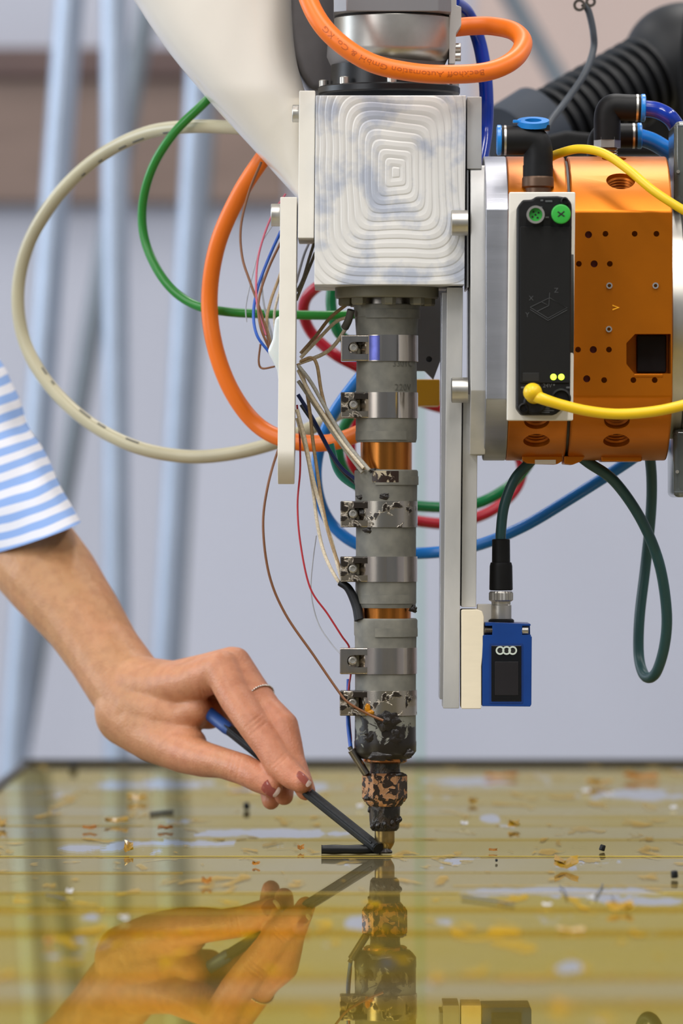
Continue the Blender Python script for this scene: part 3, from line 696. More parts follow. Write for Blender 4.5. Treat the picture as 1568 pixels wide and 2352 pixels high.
# white plates at the left of the block
t = thing('spacer_plate', 'short white plate clamped against the left side of the block', 'plate', P(705, 548, 0))
obj('plate', pbox(687, 724, 208, 547, -.036, .036, .0007, 2, 3), M_plate, t)
obj('screw', cyl(P(671, 261, -.02), P(690, 261, -.02), 20*S, 28, 1.5*S), M_steel, t)
t = thing('guard_plate', 'long narrow white plate hanging left of the barrel with rounded end', 'plate', P(660, 1112, 0))
prof = [(-.034, P(0, 460).z), (.034, P(0, 460).z), (.034, P(0, 1040).z)]
zc = P(0, 1036).z; rr = 76*S*1.0
for k in range(13):
    a = math.pi*k/12
    prof.append((.034*math.cos(a), zc-76*S*math.sin(a)))
bm = prism(prof, 'X', P(645, 0).x, P(683, 0).x, 0)
za = P(0, 460).z
for v in bm.verts: v.co.x -= 7*S*(za-v.co.z)/(652*S)
obj('plate', bev(bm, .0006, 2, 50), M_plate, t)
obj('screw', cyl(P(622, 494, -.015), P(646, 494, -.015), 26*S, 28, 1.5*S), M_steel, t)

# ------------------------------------------------------------------ aluminium bracket and adapter plates
br = thing('sensor_bracket', 'long vertical aluminium arm beside the barrel carrying the blue sensor', 'bracket', P(1040, 1628, 0))
bm = pbox(1026, 1063, 660, 1627, -.024, .022, .0005, 2, 9)
obj('arm_plate', bm, M_alu_dull, br)
bm = pbox(1014, 1027, 672, 1606, -.016, .022, .0004, 2, 5)
hb = bmesh.new()
for py in (1432, 1526, 1330):
    hb2 = cyl(P(1000, py, -.008), P(1016, py, -.008), 7*S, 16); hb = merge(hb, hb2)
obj('back_plate', cut(bm, hb), M_alu, br)
for py in (512, 896):
    obj('bolt', lathe(P(1074, py, -.052 if py < 600 else -.036), (-1, 0, 0), [(0, 29*S), (36*S, 29*S), (38*S, 26*S), (38*S, 14*S), (25*S, 14*S), (25*S, 0)], 40), M_steel, br)
ad = thing('adapter_plate', 'thick faceted aluminium plate between the block and orange tool changer', 'plate', P(1092, 1395, 0))
z_ = lambda py: P(0, py).z
obj('upper_plate', prism([(-.034, z_(388)), (-.040, z_(402)), (-.055, z_(506)), (-.055, z_(902)), (-.030, z_(1045)), (.05, z_(1045)), (.05, z_(388))], 'X', P(1076, 0).x, P(1111, 0).x, .0005), M_alu_dull, ad)
obj('lower_plate', pbox(1063, 1097, 906, 1394, -.020, .03, .0005, 2, 4), M_alu_dull, ad)
obj('shadow_lip', pbox(1071.5, 1076, 390, 660, -.038, .03, .0003), M_alu, ad)
# rear grey plate and yellow block seen past the barrel
t = thing('rear_bracket', 'grey plate with a hole behind the barrel under the block', 'bracket', P(990, 870, .06))
bm = prism([(P(a, b, .06).x, P(a, b, .06).z) for a, b in ((930, 640), (1024, 640), (1024, 820), (1012, 826), (995, 872), (975, 852), (930, 852))], 'Y', .06, .068, .0004)
obj('plate', cut(bm, cyl(P(985, 825, .05), P(985, 825, .065), 7*S, 20)), M_motor_side, t)
tag(obj('yellow_block', pbox(945, 1010, 871, 932, .10, .14, .001), mat('yellow_plastic', (206, 150, 8), .4)), 'small yellow plastic block behind the barrel', 'block')

# ------------------------------------------------------------------ tool changer
tcg = thing('tool_changer', 'orange anodised tool changer body with threaded ports and silver end discs', 'tool changer', P(1340, 1062, 0))
ZC = P(0, 709).z; RT = 349*S; FL = .070
def facet(R, fl, n=72):
    out = []
    for k in range(n):
        a = 2*math.pi*(k+.5)/n; y, z = R*math.cos(a), R*math.sin(a)
        out.append((max(-fl, y), z))
    h = math.sqrt(R*R-fl*fl)
    res = []
    for y, z in out:
        if y <= -fl+1e-9:
            continue
        res.append((y, z))
    # open gap of the flat: insert its two corners
    idx = max(range(len(res)), key=lambda i: (res[i][0]-res[(i+1) % len(res)][0])**2+(res[i][1]-res[(i+1) % len(res)][1])**2)
    up = res[idx][1] > 0
    res[idx+1:idx+1] = [(-fl, h if up else -h), (-fl, -h if up else h)]
    return [(y, ZC+z) for y, z in res]
obj('end_disc', prism(facet(RT*1.0, FL*.985), 'X', P(1108, 0).x, P(1160, 0).x, .0008), M_alu_disc, tcg)
def ports(lst):
    b = bmesh.new()
    for pxx, ang, r in lst:
        dr = Vector((0, -math.cos(math.radians(ang)), math.sin(math.radians(ang))))
        c = Vector((P(pxx, 0).x, 0, ZC))+dr*.060
        b = merge(b, cyl(c, c+dr*.04, r*S, 28))
    return b
lst_l = [(1228, 50, 28), (1224, -48.4, 29), (1226, -61.3, 30)]
lst_r = [(1406, 77, 28), (1415, 54, 33), (1405, -48.4, 29), (1407, -61.3, 30)]
FLz = -FL
sm = [(1390, 537), (1457, 537), (1507, 537), (1329, 606), (1400, 606), (1327, 803), (1398, 803), (1387, 873), (1454, 873), (1503, 873)]
sm2 = [(1351, 539), (1364, 606), (1362, 803), (1347, 870)]
sm3 = [(1399, 656), (1505, 656), (1398, 756)]
def front_holes():
    b = bmesh.new()
    for x, y in sm: b = merge(b, cyl(P(x, y, -.08), P(x, y, -.058), 6.5*S, 16))
    for x, y in sm2: b = merge(b, cyl(P(x, y, -.08), P(x, y, -.066), 8*S, 16))
    for x, y in sm3: b = merge(b, cyl(P(x, y, -.08), P(x, y, -.067), 5*S, 16))
    pts = [(P(a, c, -.07).x, P(a, c, -.07).z) for a, c in ((1540, 767), (1458, 767), (1438, 788), (1438, 836), (1456, 858), (1540, 858))]
    b = merge(b, prism(pts, 'Y', -.09, -.045))
    return b
bmL = prism(facet(RT, FL), 'X', P(1159, 0).x, P(1294, 0).x, .0012, 3)
obj('tool_half', cut(bmL, ports(lst_l)), M_orange_an, tcg, 30)
bmR = prism(facet(RT, FL), 'X', P(1300, 0).x, P(1528, 0).x, .0022, 3)
obj('robot_half', cut(bmR, merge(ports(lst_r), front_holes())), M_orange_an, tcg, 30)
obj('joint', cyl((P(1290, 0).x, 0, ZC), (P(1304, 0).x, 0, ZC), RT*.97, 64), M_rim, tcg)
for pxx, ang, r in lst_l+lst_r:
    dr = Vector((0, -math.cos(math.radians(ang)), math.sin(math.radians(ang))))
    c = Vector((P(pxx, 0).x, 0, ZC))
    R0 = RT if abs(math.sin(math.radians(ang)))*RT > math.sqrt(RT*RT-FL*FL) else FL/math.cos(math.radians(ang))
    pr = []; 
    for k in range(7):
        t0 = R0-.003-k*.0019; pr += [(t0, (r-.5)*S), (t0-.0009, (r-4)*S)]
    bm = bmesh.new(); a, u, v = frame(dr); prev = None
    for t0, rad in pr:
        ring = [bm.verts.new(c+a*t0+(u*math.cos(2*math.pi*k/28)+v*math.sin(2*math.pi*k/28))*rad) for k in range(28)]
        if prev:
            for k in range(28): bm.faces.new((prev[k], ring[k], ring[(k+1) % 28], prev[(k+1) % 28]))
        prev = ring
    bm.faces.new(prev)
    obj('thread', bm, M_orange_in, tcg, 20)
for x, y in sm2: obj('hole_plug', cyl(P(x, y, -.0665), P(x, y, -.062), 7.8*S, 16), M_maroon, tcg)
for x, y in sm3:
    obj('pin_ring', washer(P(x, y, -.0712), P(x, y, -.0675), 4*S, 7*S, 20), M_alu, tcg)
obj('latch_block', pbox(1462, 1530, 769, 856, -.052, -.040, .001), M_black, tcg)
obj('ledge', pbox(1456, 1522, 859, 866, -.0705, -.05, .0004), M_orange_an, tcg)
obj('foot_tab', prism([(P(a, b).x, P(a, b).z) for a, b in ((1196, 1048), (1288, 1048), (1288, 1060), (1276, 1067), (1208, 1065), (1196, 1058))], 'Y', -.020, .02, .0006), M_orange_an, tcg)
obj('foot_tab', prism([(P(a, b).x, P(a, b).z) for a, b in ((1292, 1048), (1340, 1048), (1332, 1060), (1312, 1068), (1292, 1066))], 'Y', -.020, .02, .0006), M_orange_an, tcg)
obj('foot_tab', pbox(1380, 1474, 1046, 1060, -.018, .02, .001), M_orange_an, tcg)
obj('paper_label', pbox(1228, 1276, 1056, 1066, -.0206, -.0195, 0), M_label, tcg)
st = [(P(a, b, -.07).x, P(a, b, -.07).z) for a, b in ((1406, 700), (1422, 706), (1422, 707), (1406, 713), (1406, 710), (1417, 706), (1406, 703))]
obj('arrow_mark', prism(st, 'Y', -.0703, -.0698), mat('yellow_mark', (250, 176, 20), .5), tcg, 0)
t = thing('robot_flange', 'shiny steel cylindrical flange right of the orange tool changer', 'flange', P(1560, 1010, 0))
obj('cylinder', lathe((P(1526, 0).x, 0, P(0, 742).z), (1, 0, 0), [(0, 262*S), (4*S, 266*S), (30*S, 266*S), (31*S, 262*S), (33*S, 262*S), (34*S, 266*S), (130*S, 266*S)], 80), M_steel, t)
obj('stripe', lathe((P(1556, 0).x, 0, P(0, 742).z), (1, 0, 0), [(0, 267*S), (3*S, 267*S)], 80), M_rim, t)
for (a, b, c, d, lab) in ((1548, 1640, 278, 470, 'clear plastic cover at the right edge above the steel flange'), (1546, 1640, 985, 1142, 'clear plastic cover at the right edge below the steel flange')):
    t = thing('clear_cover', lab, 'cover', P(a, d, -.02))
    obj('shell', pbox(a, b, c, d, -.03, .03, .003, 3), M_clear, t)
    obj('insert', pbox(a+12, b, c+14, d-14, -.02, .02, .002), mat('grey_insert', (128, 130, 110), .4, .2), t)
    obj('pin', cyl(P(a+9, (c+d)/2+20, -.032), P(a+9, (c+d)/2+20, -.028), 4*S, 12), M_steel, t)

# ------------------------------------------------------------------ fieldbus module on its white holder
tag(obj('module_holder', pbox(1169, 1321, 441, 966, -.080, -.0705, .0008, 2, 5), M_plate), 'white backing plate holding the black module', 'plate')
fm = thing('fieldbus_module', 'slim black connection module with green sockets and two lit lights', 'module', P(1250, 952, -.09))
pl = [(1188, 474), (1200, 459), (1222, 458), (1230, 451), (1280, 450), (1302, 454), (1312, 466), (1313, 480), (1309, 930), (1288, 942), (1274, 953), (1198, 953), (1186, 938)]
Yb = -.103
obj('housing', prism([(P(a, b, Yb).x, P(a, b, Yb).z) for a, b in pl], 'Y', Yb, -.0805, .0012, 3), M_black, fm)
obj('raised_face', prism(rrect(P(1194, 0, Yb).x, P(1309, 0, Yb).x, P(0, 880, Yb).z, P(0, 520, Yb).z, .001), 'Y', Yb-.0012, Yb+.001, .0005), mat('black_satin', (24, 24, 24), .6, spec=.2), fm)
c = P(1229, 494, Yb)
s_ = obj('socket', washer(c+Vector((0, .002, 0)), c+Vector((0, -.006, 0)), 15*S, 20*S, 36), M_steel, fm)
obj('socket_insert', cyl(c, c+Vector((0, -.003, 0)), 15*S, 28), M_green_c, s_)
for k in range(5):
    a = 2*math.pi*k/4; r = 8*S if k < 4 else 0
    q = c+Vector((r*math.cos(a+.6), -.003, r*math.sin(a+.6))); obj('pin_hole', cyl(q, q+Vector((0, -.0003, 0)), 2.3*S, 10), M_dkinside, s_)
c = P(1287, 493, Yb)
cp = obj('cap', lathe(c, (0, -1, 0), [(0, 20*S), (.005, 22*S), (.0068, 21*S), (.0072, 18*S), (.0072, 0)], 36), M_green_c, fm, label='green screw cap')
for an in (40, -35):
    a = math.radians(an); d = Vector((math.cos(a), 0, math.sin(a)))*9*S; q = c+Vector((0, -.0073, 0))
    obj('slot_mark', tube([q-d, q+d], 1.4*S, 8, 2), M_dkinside, cp)
for x in (1270.5, 1288.5):
    obj('status_light', lathe(P(x, 866, Yb-.0002), (0, -1, 0), [(0, 7.5*S), (.0008, 7.5*S), (.0016, 5*S), (.0018, 0)], 24), M_led, fm, label='lit yellow-green status light')
for x in (1258, 1303): obj('print_mark', pbox(x-3, x+3, 862, 870, Yb-.0004, Yb+.001), M_print_dk, fm, 0)
obj('recess', pbox(1200, 1238, 856, 876, Yb-.0014, Yb+.001, .0003), M_dkinside, fm)
obj('boss', lathe(P(1228, 925, Yb), (0, -1, 0), [(0, 26*S), (.002, 26*S), (.003, 22*S), (.003, 0)], 32), M_black, fm)
obj('boss', lathe(P(1202, 938, Yb), (0, -1, 0), [(0, 12*S), (.003, 12*S), (.0034, 9*S), (.002, 7*S), (.002, 0)], 24), M_black, fm)
obj('boss', lathe(P(1288, 915, Yb), (0, -1, 0), [(0, 22*S), (.002, 22*S), (.003, 18*S), (.001, 16*S), (.001, 0)], 28), M_black, fm)
obj('boss', lathe(P(1296, 462, Yb), (0, -1, 0), [(0, 9*S), (.002, 9*S), (.0024, 6*S), (.001, 5*S), (.001, 0)], 20), M_black, fm)
me = text_mesh('24V', 13*S)
me.transform(Matrix.Translation(P(1246, 890, Yb-.0004)) @ Matrix.Rotation(math.pi/2, 4, 'X')); obj('print_text', me, M_print_dk, fm, 0)
for x, y, wd in ((1200, 890, 8), (1304, 890, 8), (1236, 884, 4), (1272, 884, 4), (1260, 462, 16), (1244, 460, 6), (1240, 476, 10), (1256, 499, 8)):
    obj('print_mark', pbox(x-wd/2, x+wd/2, y-2, y+2, Yb-.0004, Yb+.001), M_print_dk, fm, 0)
for i in range(4): obj('print_mark', pbox(1228, 1272-(i % 2)*10, 934+i*4, 936+i*4, Yb-.0004, Yb+.001), M_print_dk, fm, 0)
dg_ = [[(1217, 706), (1262, 684), (1302, 707), (1258, 731), (1217, 706)], [(1217, 711), (1258, 736), (1302, 712)], [(1244, 694), (1260, 702), (1262, 672)], [(1260, 702), (1232, 716)]]
M_dia = mat('faint_print', (62, 63, 65), .6)
for ln in dg_: obj('diagram_line', tube([P(a, b, Yb-.0013) for a, b in ln], .8*S, 6, 2, False), M_dia, fm, 0)
for ch, (x, y) in (('Z', (1272, 672)), ('X', (1214, 690)), ('Y', (1206, 728))):
    me = text_mesh(ch, 15*S); me.transform(Matrix.Translation(P(x, y, Yb-.00135)) @ Matrix.Rotation(math.pi/2, 4, 'X')); obj('diagram_letter', me, M_dia, fm, 0)

# ------------------------------------------------------------------ distance sensor and its holder
t = thing('sensor_holder', 'cream plastic holder with rounded top beside the blue sensor', 'holder', P(1082, 1628, -.01))
obj('holder_body', prism([(P(a, b, -.026).x, P(a, b, -.026).z) for a, b in ((1059, 1628), (1059, 1402), (1062, 1400), (1096, 1400), (1107, 1404), (1111, 1416), (1110, 1480), (1105, 1530), (1105, 1628))], 'Y', -.026, .012, .0007, 3), M_cream, t)
obj('rear_tab', pbox(1096, 1130, 1388, 1432, -.004, .012, .0006), M_plate, t)
ds = thing('distance_sensor', 'blue boxy distance sensor with dark window hanging by the aluminium arm', 'sensor', P(1163, 1623, 0))
Ys = -.026
bm = prism([(P(a, b, Ys).x, P(a, b, Ys).z) for a, b in ((1107, 1622), (1107, 1459), (1114, 1459), (1114, 1430), (1130, 1430), (1218, 1433), (1219, 1462), (1221, 1462), (1220, 1618), (1217, 1623))], 'Y', Ys, .020, .0008, 3)
ctr = merge(pbox(1200, 1230, 1438, 1459, Ys-.01, Ys+.012), pbox(1100, 1131, 1438, 1459, Ys-.01, Ys+.012))
obj('housing', cut(bm, ctr), M_bluepl, ds, 30)
obj('screw', cyl(P(1198, 1448, Ys+.002), P(1213, 1448, Ys+.002), 9.5*S, 20, 1*S), M_steel, ds)
sc_ = [(P(1112+k*2, 1448, Ys+.002), 9 if k % 2 else 7) for k in range(10)]
bm = lathe(sc_[0][0], (1, 0, 0), [(k*2*S, r*S) for k, (p, r) in enumerate(sc_)], 18); obj('screw', bm, M_steel_dk, ds, 20)
obj('window_frame', prism(rrect(P(1124, 0, Ys).x, P(1200, 0, Ys).x, P(0, 1616, Ys).z, P(0, 1478, Ys).z, .0006), 'Y', Ys-.0003, Ys+.001, 0), mat('blue_plastic_recess', (10, 54, 124), .4), ds)
wd = obj('window', pbox(1128, 1197, 1483, 1611, Ys-.0008, Ys+.001, .0003), mat('window_black', (16, 16, 18), .12), ds, label='glossy black sensor window')
obj('lens_panel', pbox(1136, 1190, 1520, 1597, Ys-.0011, Ys, .0002), mat('window_dark_grey', (34, 32, 36), .3), wd)
for x in (1148, 1163, 1177):
    i_ = obj('indicator', washer(P(x, 1494, Ys-.0002), P(x, 1494, Ys-.0017), 6.3*S, 10*S, 28), mat('pale_ring', (206, 216, 206), .4), wd)
    obj('indicator_lens', cyl(P(x, 1494, Ys-.0005), P(x, 1494, Ys-.0012), 6.3*S, 20), mat('dim_lens', (46, 44, 44), .2), i_)
cn = thing('sensor_plug', 'black round cable plug with knurled steel nut on the blue sensor', 'plug', P(1150, 1430, 0))
zc_ = lambda py: P(0, py).z
ax = lambda name, prof, m, seg=36, sm=35: obj(name, lathe((P(1150, 0).x, -.002, 0), (0, 0, 1), [(zc_(py), r*S) for py, r in prof], seg), m, cn, sm)
ax('seat', [(1434, 30), (1424, 30), (1421, 26)], M_black)
ax('steel_stem', [(1424, 24), (1418, 24), (1390, 24), (1388, 22), (1382, 22), (1378, 24)], M_steel)
ax('grip', [(1356, 24), (1354, 27), (1300, 26), (1292, 24), (1291, 21), (1240, 20.5), (1238, 18)], M_black)
n = 44; bm = bmesh.new(); rs = []
for py, r0, r1 in ((1381, 24, 24), (1378, 26, 28), (1362, 26, 28), (1358, 25, 25)):
    rs.append([bm.verts.new((P(1150, 0).x+(r1 if k % 2 else r0)*S*math.cos(2*math.pi*k/n), -.002+(r1 if k % 2 else r0)*S*math.sin(2*math.pi*k/n), zc_(py))) for k in range(n)])
for A, B in zip(rs, rs[1:]):
    for k in range(n): bm.faces.new((A[k], A[(k+1) % n], B[(k+1) % n], B[k]))
bm.faces.new(rs[0][::-1]); bm.faces.new(rs[-1]); obj('knurled_nut', bm, M_steel, cn, 15)

# ------------------------------------------------------------------ pneumatic fittings
def elbow(name, label, base, top, side, sgn, rv, Y, topring=False, nutpy=None):
    """base/top/side: pixel centre points of lower end, corner, side mouth"""
    t = thing(name, label, 'fitting', P(*base, Y), 'pneumatic elbow fittings')
    b = P(*base, Y); c = P(*top, Y); s = P(*side, Y)
    dv = (c-b).normalized(); dh = (s-c).normalized()
    R = rv*S
    obj('body', tube([b, b.lerp(c, .4), c-dv*R*.9, c-dv*R*.35+dh*R*.10, c+dh*R*.45, c.lerp(s, .6), s], lambda u: R*(1.0 if u < .9 else 1.0), 32, 8), M_black, t, 50)
    obj('mouth_ring', lathe(s-dh*2*S, dh, [(0, R*.98), (3*S, R*1.05), (10*S, R*1.05), (12*S, R*.9), (12*S, R*.55), (4*S, R*.5), (4*S, 0)], 36), M_bluering, t, label='blue release ring')
    obj('chrome_ring', washer(s-dh*12*S, s-dh*7*S, R*.9, R*1.03, 36), M_steel, t)
    if nutpy:
        obj('hex_nut', lathe(P(base[0], nutpy[0], Y), (0, 0, -1), [(0, R*1.0), ((nutpy[1]-nutpy[0])*S, R*1.0)], 6), M_steel, t, 20)
        obj('thread', lathe(P(base[0], nutpy[1], Y), (0, 0, -1), [(k*3*S, R*(.8 if k % 2 else .72)) for k in range(10)], 28), M_steel_dk, t, 20)
    return t
e1 = elbow('elbow_fitting', 'black elbow fitting with open blue rings on top of the orange tool half', (1235, 402), (1236, 322), (1150, 322), -1, 33, -.056)
obj('collar', lathe(P(1235, 380, -.056), (0, 0, -1), [(0, 34*S), (28*S, 34*S), (32*S, 33*S)], 36), M_black, e1)
obj('base_thread', lathe(P(1235, 406, -.056), (0, 0, -1), [(0, 34*S), (5*S, 36*S), (22*S, 36*S), (26*S, 30*S), (50*S, 30*S)], 36), mat('bronze_base', (98, 76, 60), .4, .6), e1)
obj('top_boss', lathe(P(1236, 300, -.056), (0, 0, 1), [(0, 26*S), (12*S, 26*S)], 32), M_black, e1)
c = P(1224, 284, -.056)
ta = Vector((0, -.30, 1)).normalized()
b1 = obj('release_ring', washer(c-ta*5*S, c+ta*8*S, 19*S, 36*S, 40), M_bluering, e1, label='blue release ring')
obj('ring_tab', box(c.x-46*S, c.x-28*S, c.y-12*S, c.y+8*S, c.z+1*S, c.z+8*S, 1.5*S), M_bluering, b1)
e2 = elbow('elbow_fitting', 'front black elbow fitting of the pair feeding the upper blue hose', (1394, 322), (1394, 246), (1472, 248), 1, 31, .02, nutpy=(316, 340))
e3 = elbow('elbow_fitting', 'rear black elbow fitting of the pair feeding the lower blue hose', (1376, 400), (1376, 312), (1464, 312), 1, 29, .05)

# ------------------------------------------------------------------ cables and hoses
def cable(name, label, pts, wpx, m, cat='cable', parent=None, group=None, seg=16):
    ys = [p[2] for p in pts]
    b = tube([P(a, b_, y) for a, b_, y in pts], wpx/2*S*(1+sum(ys)/len(ys)/D), seg, 8)
    if parent is not None: return obj(name, b, m, parent, 60)
    return tag(obj(name, b, m, smooth=60), label, cat, group)
pts = [(660, -180, -.02), (690, -60, -.045), (722, 30, -.06), (772, 92, -.068), (850, 143, -.072), (940, 165, -.072), (1030, 171, -.070), (1120, 164, -.062), (1178, 138, -.045), (1201, 100, -.02), (1180, 72, .002), (1130, 60, .012), (1080, 60, .014), (1040, 64, .014)]
pc = thing('power_cable', 'thick orange motor cable looping in front of the silver gear ring', 'cable', P(940, 190, -.07))
path = crom([P(*p) for p in pts], 10); rc = 21.5*S
obj('sheath', tube(path, rc, 24, 1, False), M_cable_or, pc, 60)
# print along the cable, reading from the right, upside down
me = text_mesh('Beckhoff Automation GmbH & Co. KG', 18*S)
cum = [0]
for a, b in zip(path, path[1:]): cum.append(cum[-1]+(b-a).length)
def at_len(s):
    s = max(0, min(cum[-1]-1e-6, s))
    for i in range(len(path)-1):
        if cum[i+1] >= s:
            f = (s-cum[i])/(cum[i+1]-cum[i]); return path[i].lerp(path[i+1], f), (path[i+1]-path[i]).normalized()
best = min(range(len(path)), key=lambda i: (path[i]-P(1104, 168, -.063)).length); s0 = cum[best]
Lx = max(v.co.x for v in me.vertices); tgt = s0-cum[min(range(len(path)), key=lambda i: (path[i]-P(748, 66, -.065)).length)]
for v in me.vertices:
    p, tn = at_len(s0-v.co.x/Lx*tgt)
    front = Vector((0, -1, 0)); front = (front-tn*front.dot(tn)).normalized(); up = tn.cross(front)
    if up.z > 0: up = -up
    a = (v.co.y-7*S)/rc+.10
    v.co = p+(front*math.cos(a)+up*math.sin(a))*(rc+.00012)
obj('cable_print', me, M_print_or, pc, 0, 'faint printed lettering along the orange sheath')
cable('blue_hose', 'shiny deep blue hose dropping behind the orange cable loop', [(1040, 4, .03), (1072, 30, .05), (1098, 90, .06), (1112, 160, .06), (1117, 230, .06), (1115, 300, .06), (1104, 370, .05), (1090, 430, .04)], 33, M_cable_dblue, 'hose')
cable('blue_hose', 'deep blue hose bending right from the front elbow fitting', [(1478, 249, .02), (1510, 254, .02), (1540, 272, .02), (1558, 305, .03), (1556, 345, .05), (1530, 378, .08), (1505, 400, .10)], 38, M_cable_dblue, 'hose')
cable('blue_hose', 'mid blue hose running right from the rear elbow fitting', [(1468, 315, .05), (1500, 326, .05), (1540, 350, .05), (1590, 380, .05), (1640, 400, .05)], 40, M_cable_blue, 'hose')
bc = thing('beige_cable', 'large loop of beige cable with dark print behind the white chute', 'cable', P(420, 1060, .2))
pb = [(620, 300, .10), (520, 292, .12), (430, 291, .14), (335, 306, .17), (235, 355, .20), (140, 440, .22), (70, 550, .24), (42, 660, .25), (52, 770, .25), (102, 870, .24), (190, 960, .22), (300, 1022, .20), (420, 1048, .19), (530, 1042, .18), (640, 1014, .17), (740, 970, .17), (835, 915, .16)]
obj('sheath', tube([P(*p) for p in pb], 15.5*S*1.06, 18, 8), M_cable_beige, bc, 60)
def marks(pbl, segs, rpx, m, parent, off):
    path = crom([P(*p) for p in pbl], 12); N_ = len(path)
    for a, b in segs:
        i0, i1 = int(a*N_), max(int(a*N_)+2, int(b*N_))
        q = []
        for i in range(i0, min(i1, N_-1)):
            tn = (path[i+1]-path[i]).normalized(); f = Vector((0, -1, 0)); f = (f-tn*f.dot(tn)).normalized(); u = tn.cross(f)
            q.append(path[i]+(f*math.cos(off)+u*math.sin(off))*rpx*S*.93)
        if len(q) >= 2: obj('print_mark', tube(q, rpx*S*.2, 8, 1, False), m, parent, 60)
M_inkd = mat('dark_ink', (84, 82, 74), .5)
marks(pb, [(.13, .145), (.15, .165), (.19, .21), (.215, .23), (.25, .26), (.275, .285), (.55, .565), (.57, .585), (.62, .64), (.645, .66), (.68, .70)], 16, M_inkd, bc, -.75)
cable('green_cable', 'bright green cable curving left behind the white chute', [(560, 150, .14), (510, 195, .13), (465, 240, .125), (400, 305, .13), (350, 385, .14), (327, 475, .15), (335, 560, .15), (378, 645, .14), (440, 697, .13), (520, 716, .12), (640, 722, .12), (780, 724, .12), (880, 715, .13)], 21, M_cable_green)
cable('orange_cable', 'thick orange cable loop passing behind the long white plate', [(650, 300, .08), (600, 368, .08), (548, 450, .09), (500, 560, .10), (481, 680, .11), (492, 790, .11), (530, 895, .11), (590, 975, .11), (665, 1012, .10), (760, 1016, .09), (850, 985, .08)], 39, M_cable_or)
cable('red_hose', 'red hose loop emerging under the block behind the barrel wires', [(800, 640, 0.2), (745, 650, 0.21), (706, 680, 0.22), (697, 720, 0.23), (718, 768, 0.24), (770, 815, 0.24), (830, 848, 0.25), (910, 900, 0.26), (990, 930, 0.27), (1060, 950, 0.28), (1150, 1000, 0.3), (1196, 1060, 0.31), (1186, 1120, 0.31), (1130, 1172, 0.3), (1050, 1200, 0.29), (980, 1200, 0.28), (900, 1180, 0.27), (836, 1120, 0.27), (806, 1050, 0.26), (812, 970, 0.26), (850, 900, 0.26)], 26, M_cable_red, 'hose')
cable('green_hose', 'dark green hose looping behind barrel and aluminium arm', [(765, 640, 0.17), (760, 700, 0.17), (775, 760, 0.17), (815, 800, 0.18), (850, 860, 0.19), (820, 930, 0.19), (788, 985, 0.2), (778, 1045, 0.2), (805, 1100, 0.21), (870, 1146, 0.22), (980, 1164, 0.23), (1080, 1160, 0.24), (1150, 1130, 0.24), (1200, 1085, 0.24), (1240, 1020, 0.24)], 25, M_cable_grn2, 'hose')
cable('blue_hose', 'long bright blue hose sweeping under the orange tool changer', [(870, 820, 0.11), (815, 880, 0.12), (760, 960, 0.13), (730, 1045, 0.14), (728, 1120, 0.14), (752, 1190, 0.15), (805, 1242, 0.15), (880, 1266, 0.15), (980, 1270, 0.15), (1090, 1254, 0.14), (1200, 1210, 0.13), (1310, 1145, 0.12), (1420, 1075, 0.11), (1500, 1020, 0.1)], 27, M_cable_blue, 'hose')
cable('sensor_cable', 'short dark teal cable arching down into the sensor plug', [(1240, 1030, .0), (1218, 1060, .0), (1182, 1100, -.002), (1158, 1160, -.002), (1150, 1220, -.002), (1150, 1250, -.002)], 24, M_cable_teal)
cable('teal_cable', 'long dark teal cable hanging in a narrow loop at right', [(1310, 1030, .0), (1350, 1062, .0), (1410, 1105, .01), (1470, 1190, .02), (1512, 1290, .03), (1530, 1400, .04), (1526, 1480, .05), (1506, 1545, .06), (1482, 1554, .07), (1467, 1510, .08), (1468, 1420, .08), (1482, 1300, .08), (1494, 1180, .07), (1496, 1100, .06), (1490, 1030, .05)], 25, M_cable_teal)
cable('yellow_cable', 'upper yellow cable arching over the orange tool changer', [(1262, 362, -.035), (1285, 352, -.045), (1330, 342, -.055), (1385, 352, -.066), (1440, 388, -.076), (1500, 438, -.084), (1568, 482, -.088), (1640, 520, -.088)], 21, M_cable_yel)
yc = thing('yellow_cable', 'lower yellow cable plugged into the black module', 'cable', P(1228, 930, -.11))
obj('sheath', tube([P(*p) for p in ((1222, 904, -.114), (1240, 914, -.121), (1290, 930, -.122), (1350, 944, -.121), (1420, 951, -.118), (1500, 945, -.114), (1570, 930, -.11), (1650, 905, -.105))], lambda u: (15-3*min(1, u*4))*S, 18), M_cable_yel, yc, 60)
obj('plug', lathe(P(1226, 907, -.106), (-.1, -1, .1), [(-.002, 20*S), (.006, 20*S), (.012, 21*S), (.016, 18*S), (.018, 10*S), (.0185, 0)], 28), M_cable_yel, yc)
cable('grey_cable', 'thin grey cable rising in front of the black corrugated hose', [(1340, 8, .16), (1352, 28, .16), (1362, 75, .16), (1362, 115, .16), (1342, 170, .15), (1305, 225, .14), (1262, 282, .12), (1240, 330, .1)], 16, M_cable_grey)
t = thing('cable_eye', 'small metal ring terminal at the top of the grey cable', 'terminal', P(1343, 18, .16))
obj('ring', washer(P(1330, 12, .155), P(1330, 12, .162), 8*S, 15*S, 24), M_steel_dk, t)
obj('ring', washer(P(1356, 4, .158), P(1356, 4, .165), 6*S, 13*S, 24), M_steel_dk, t)
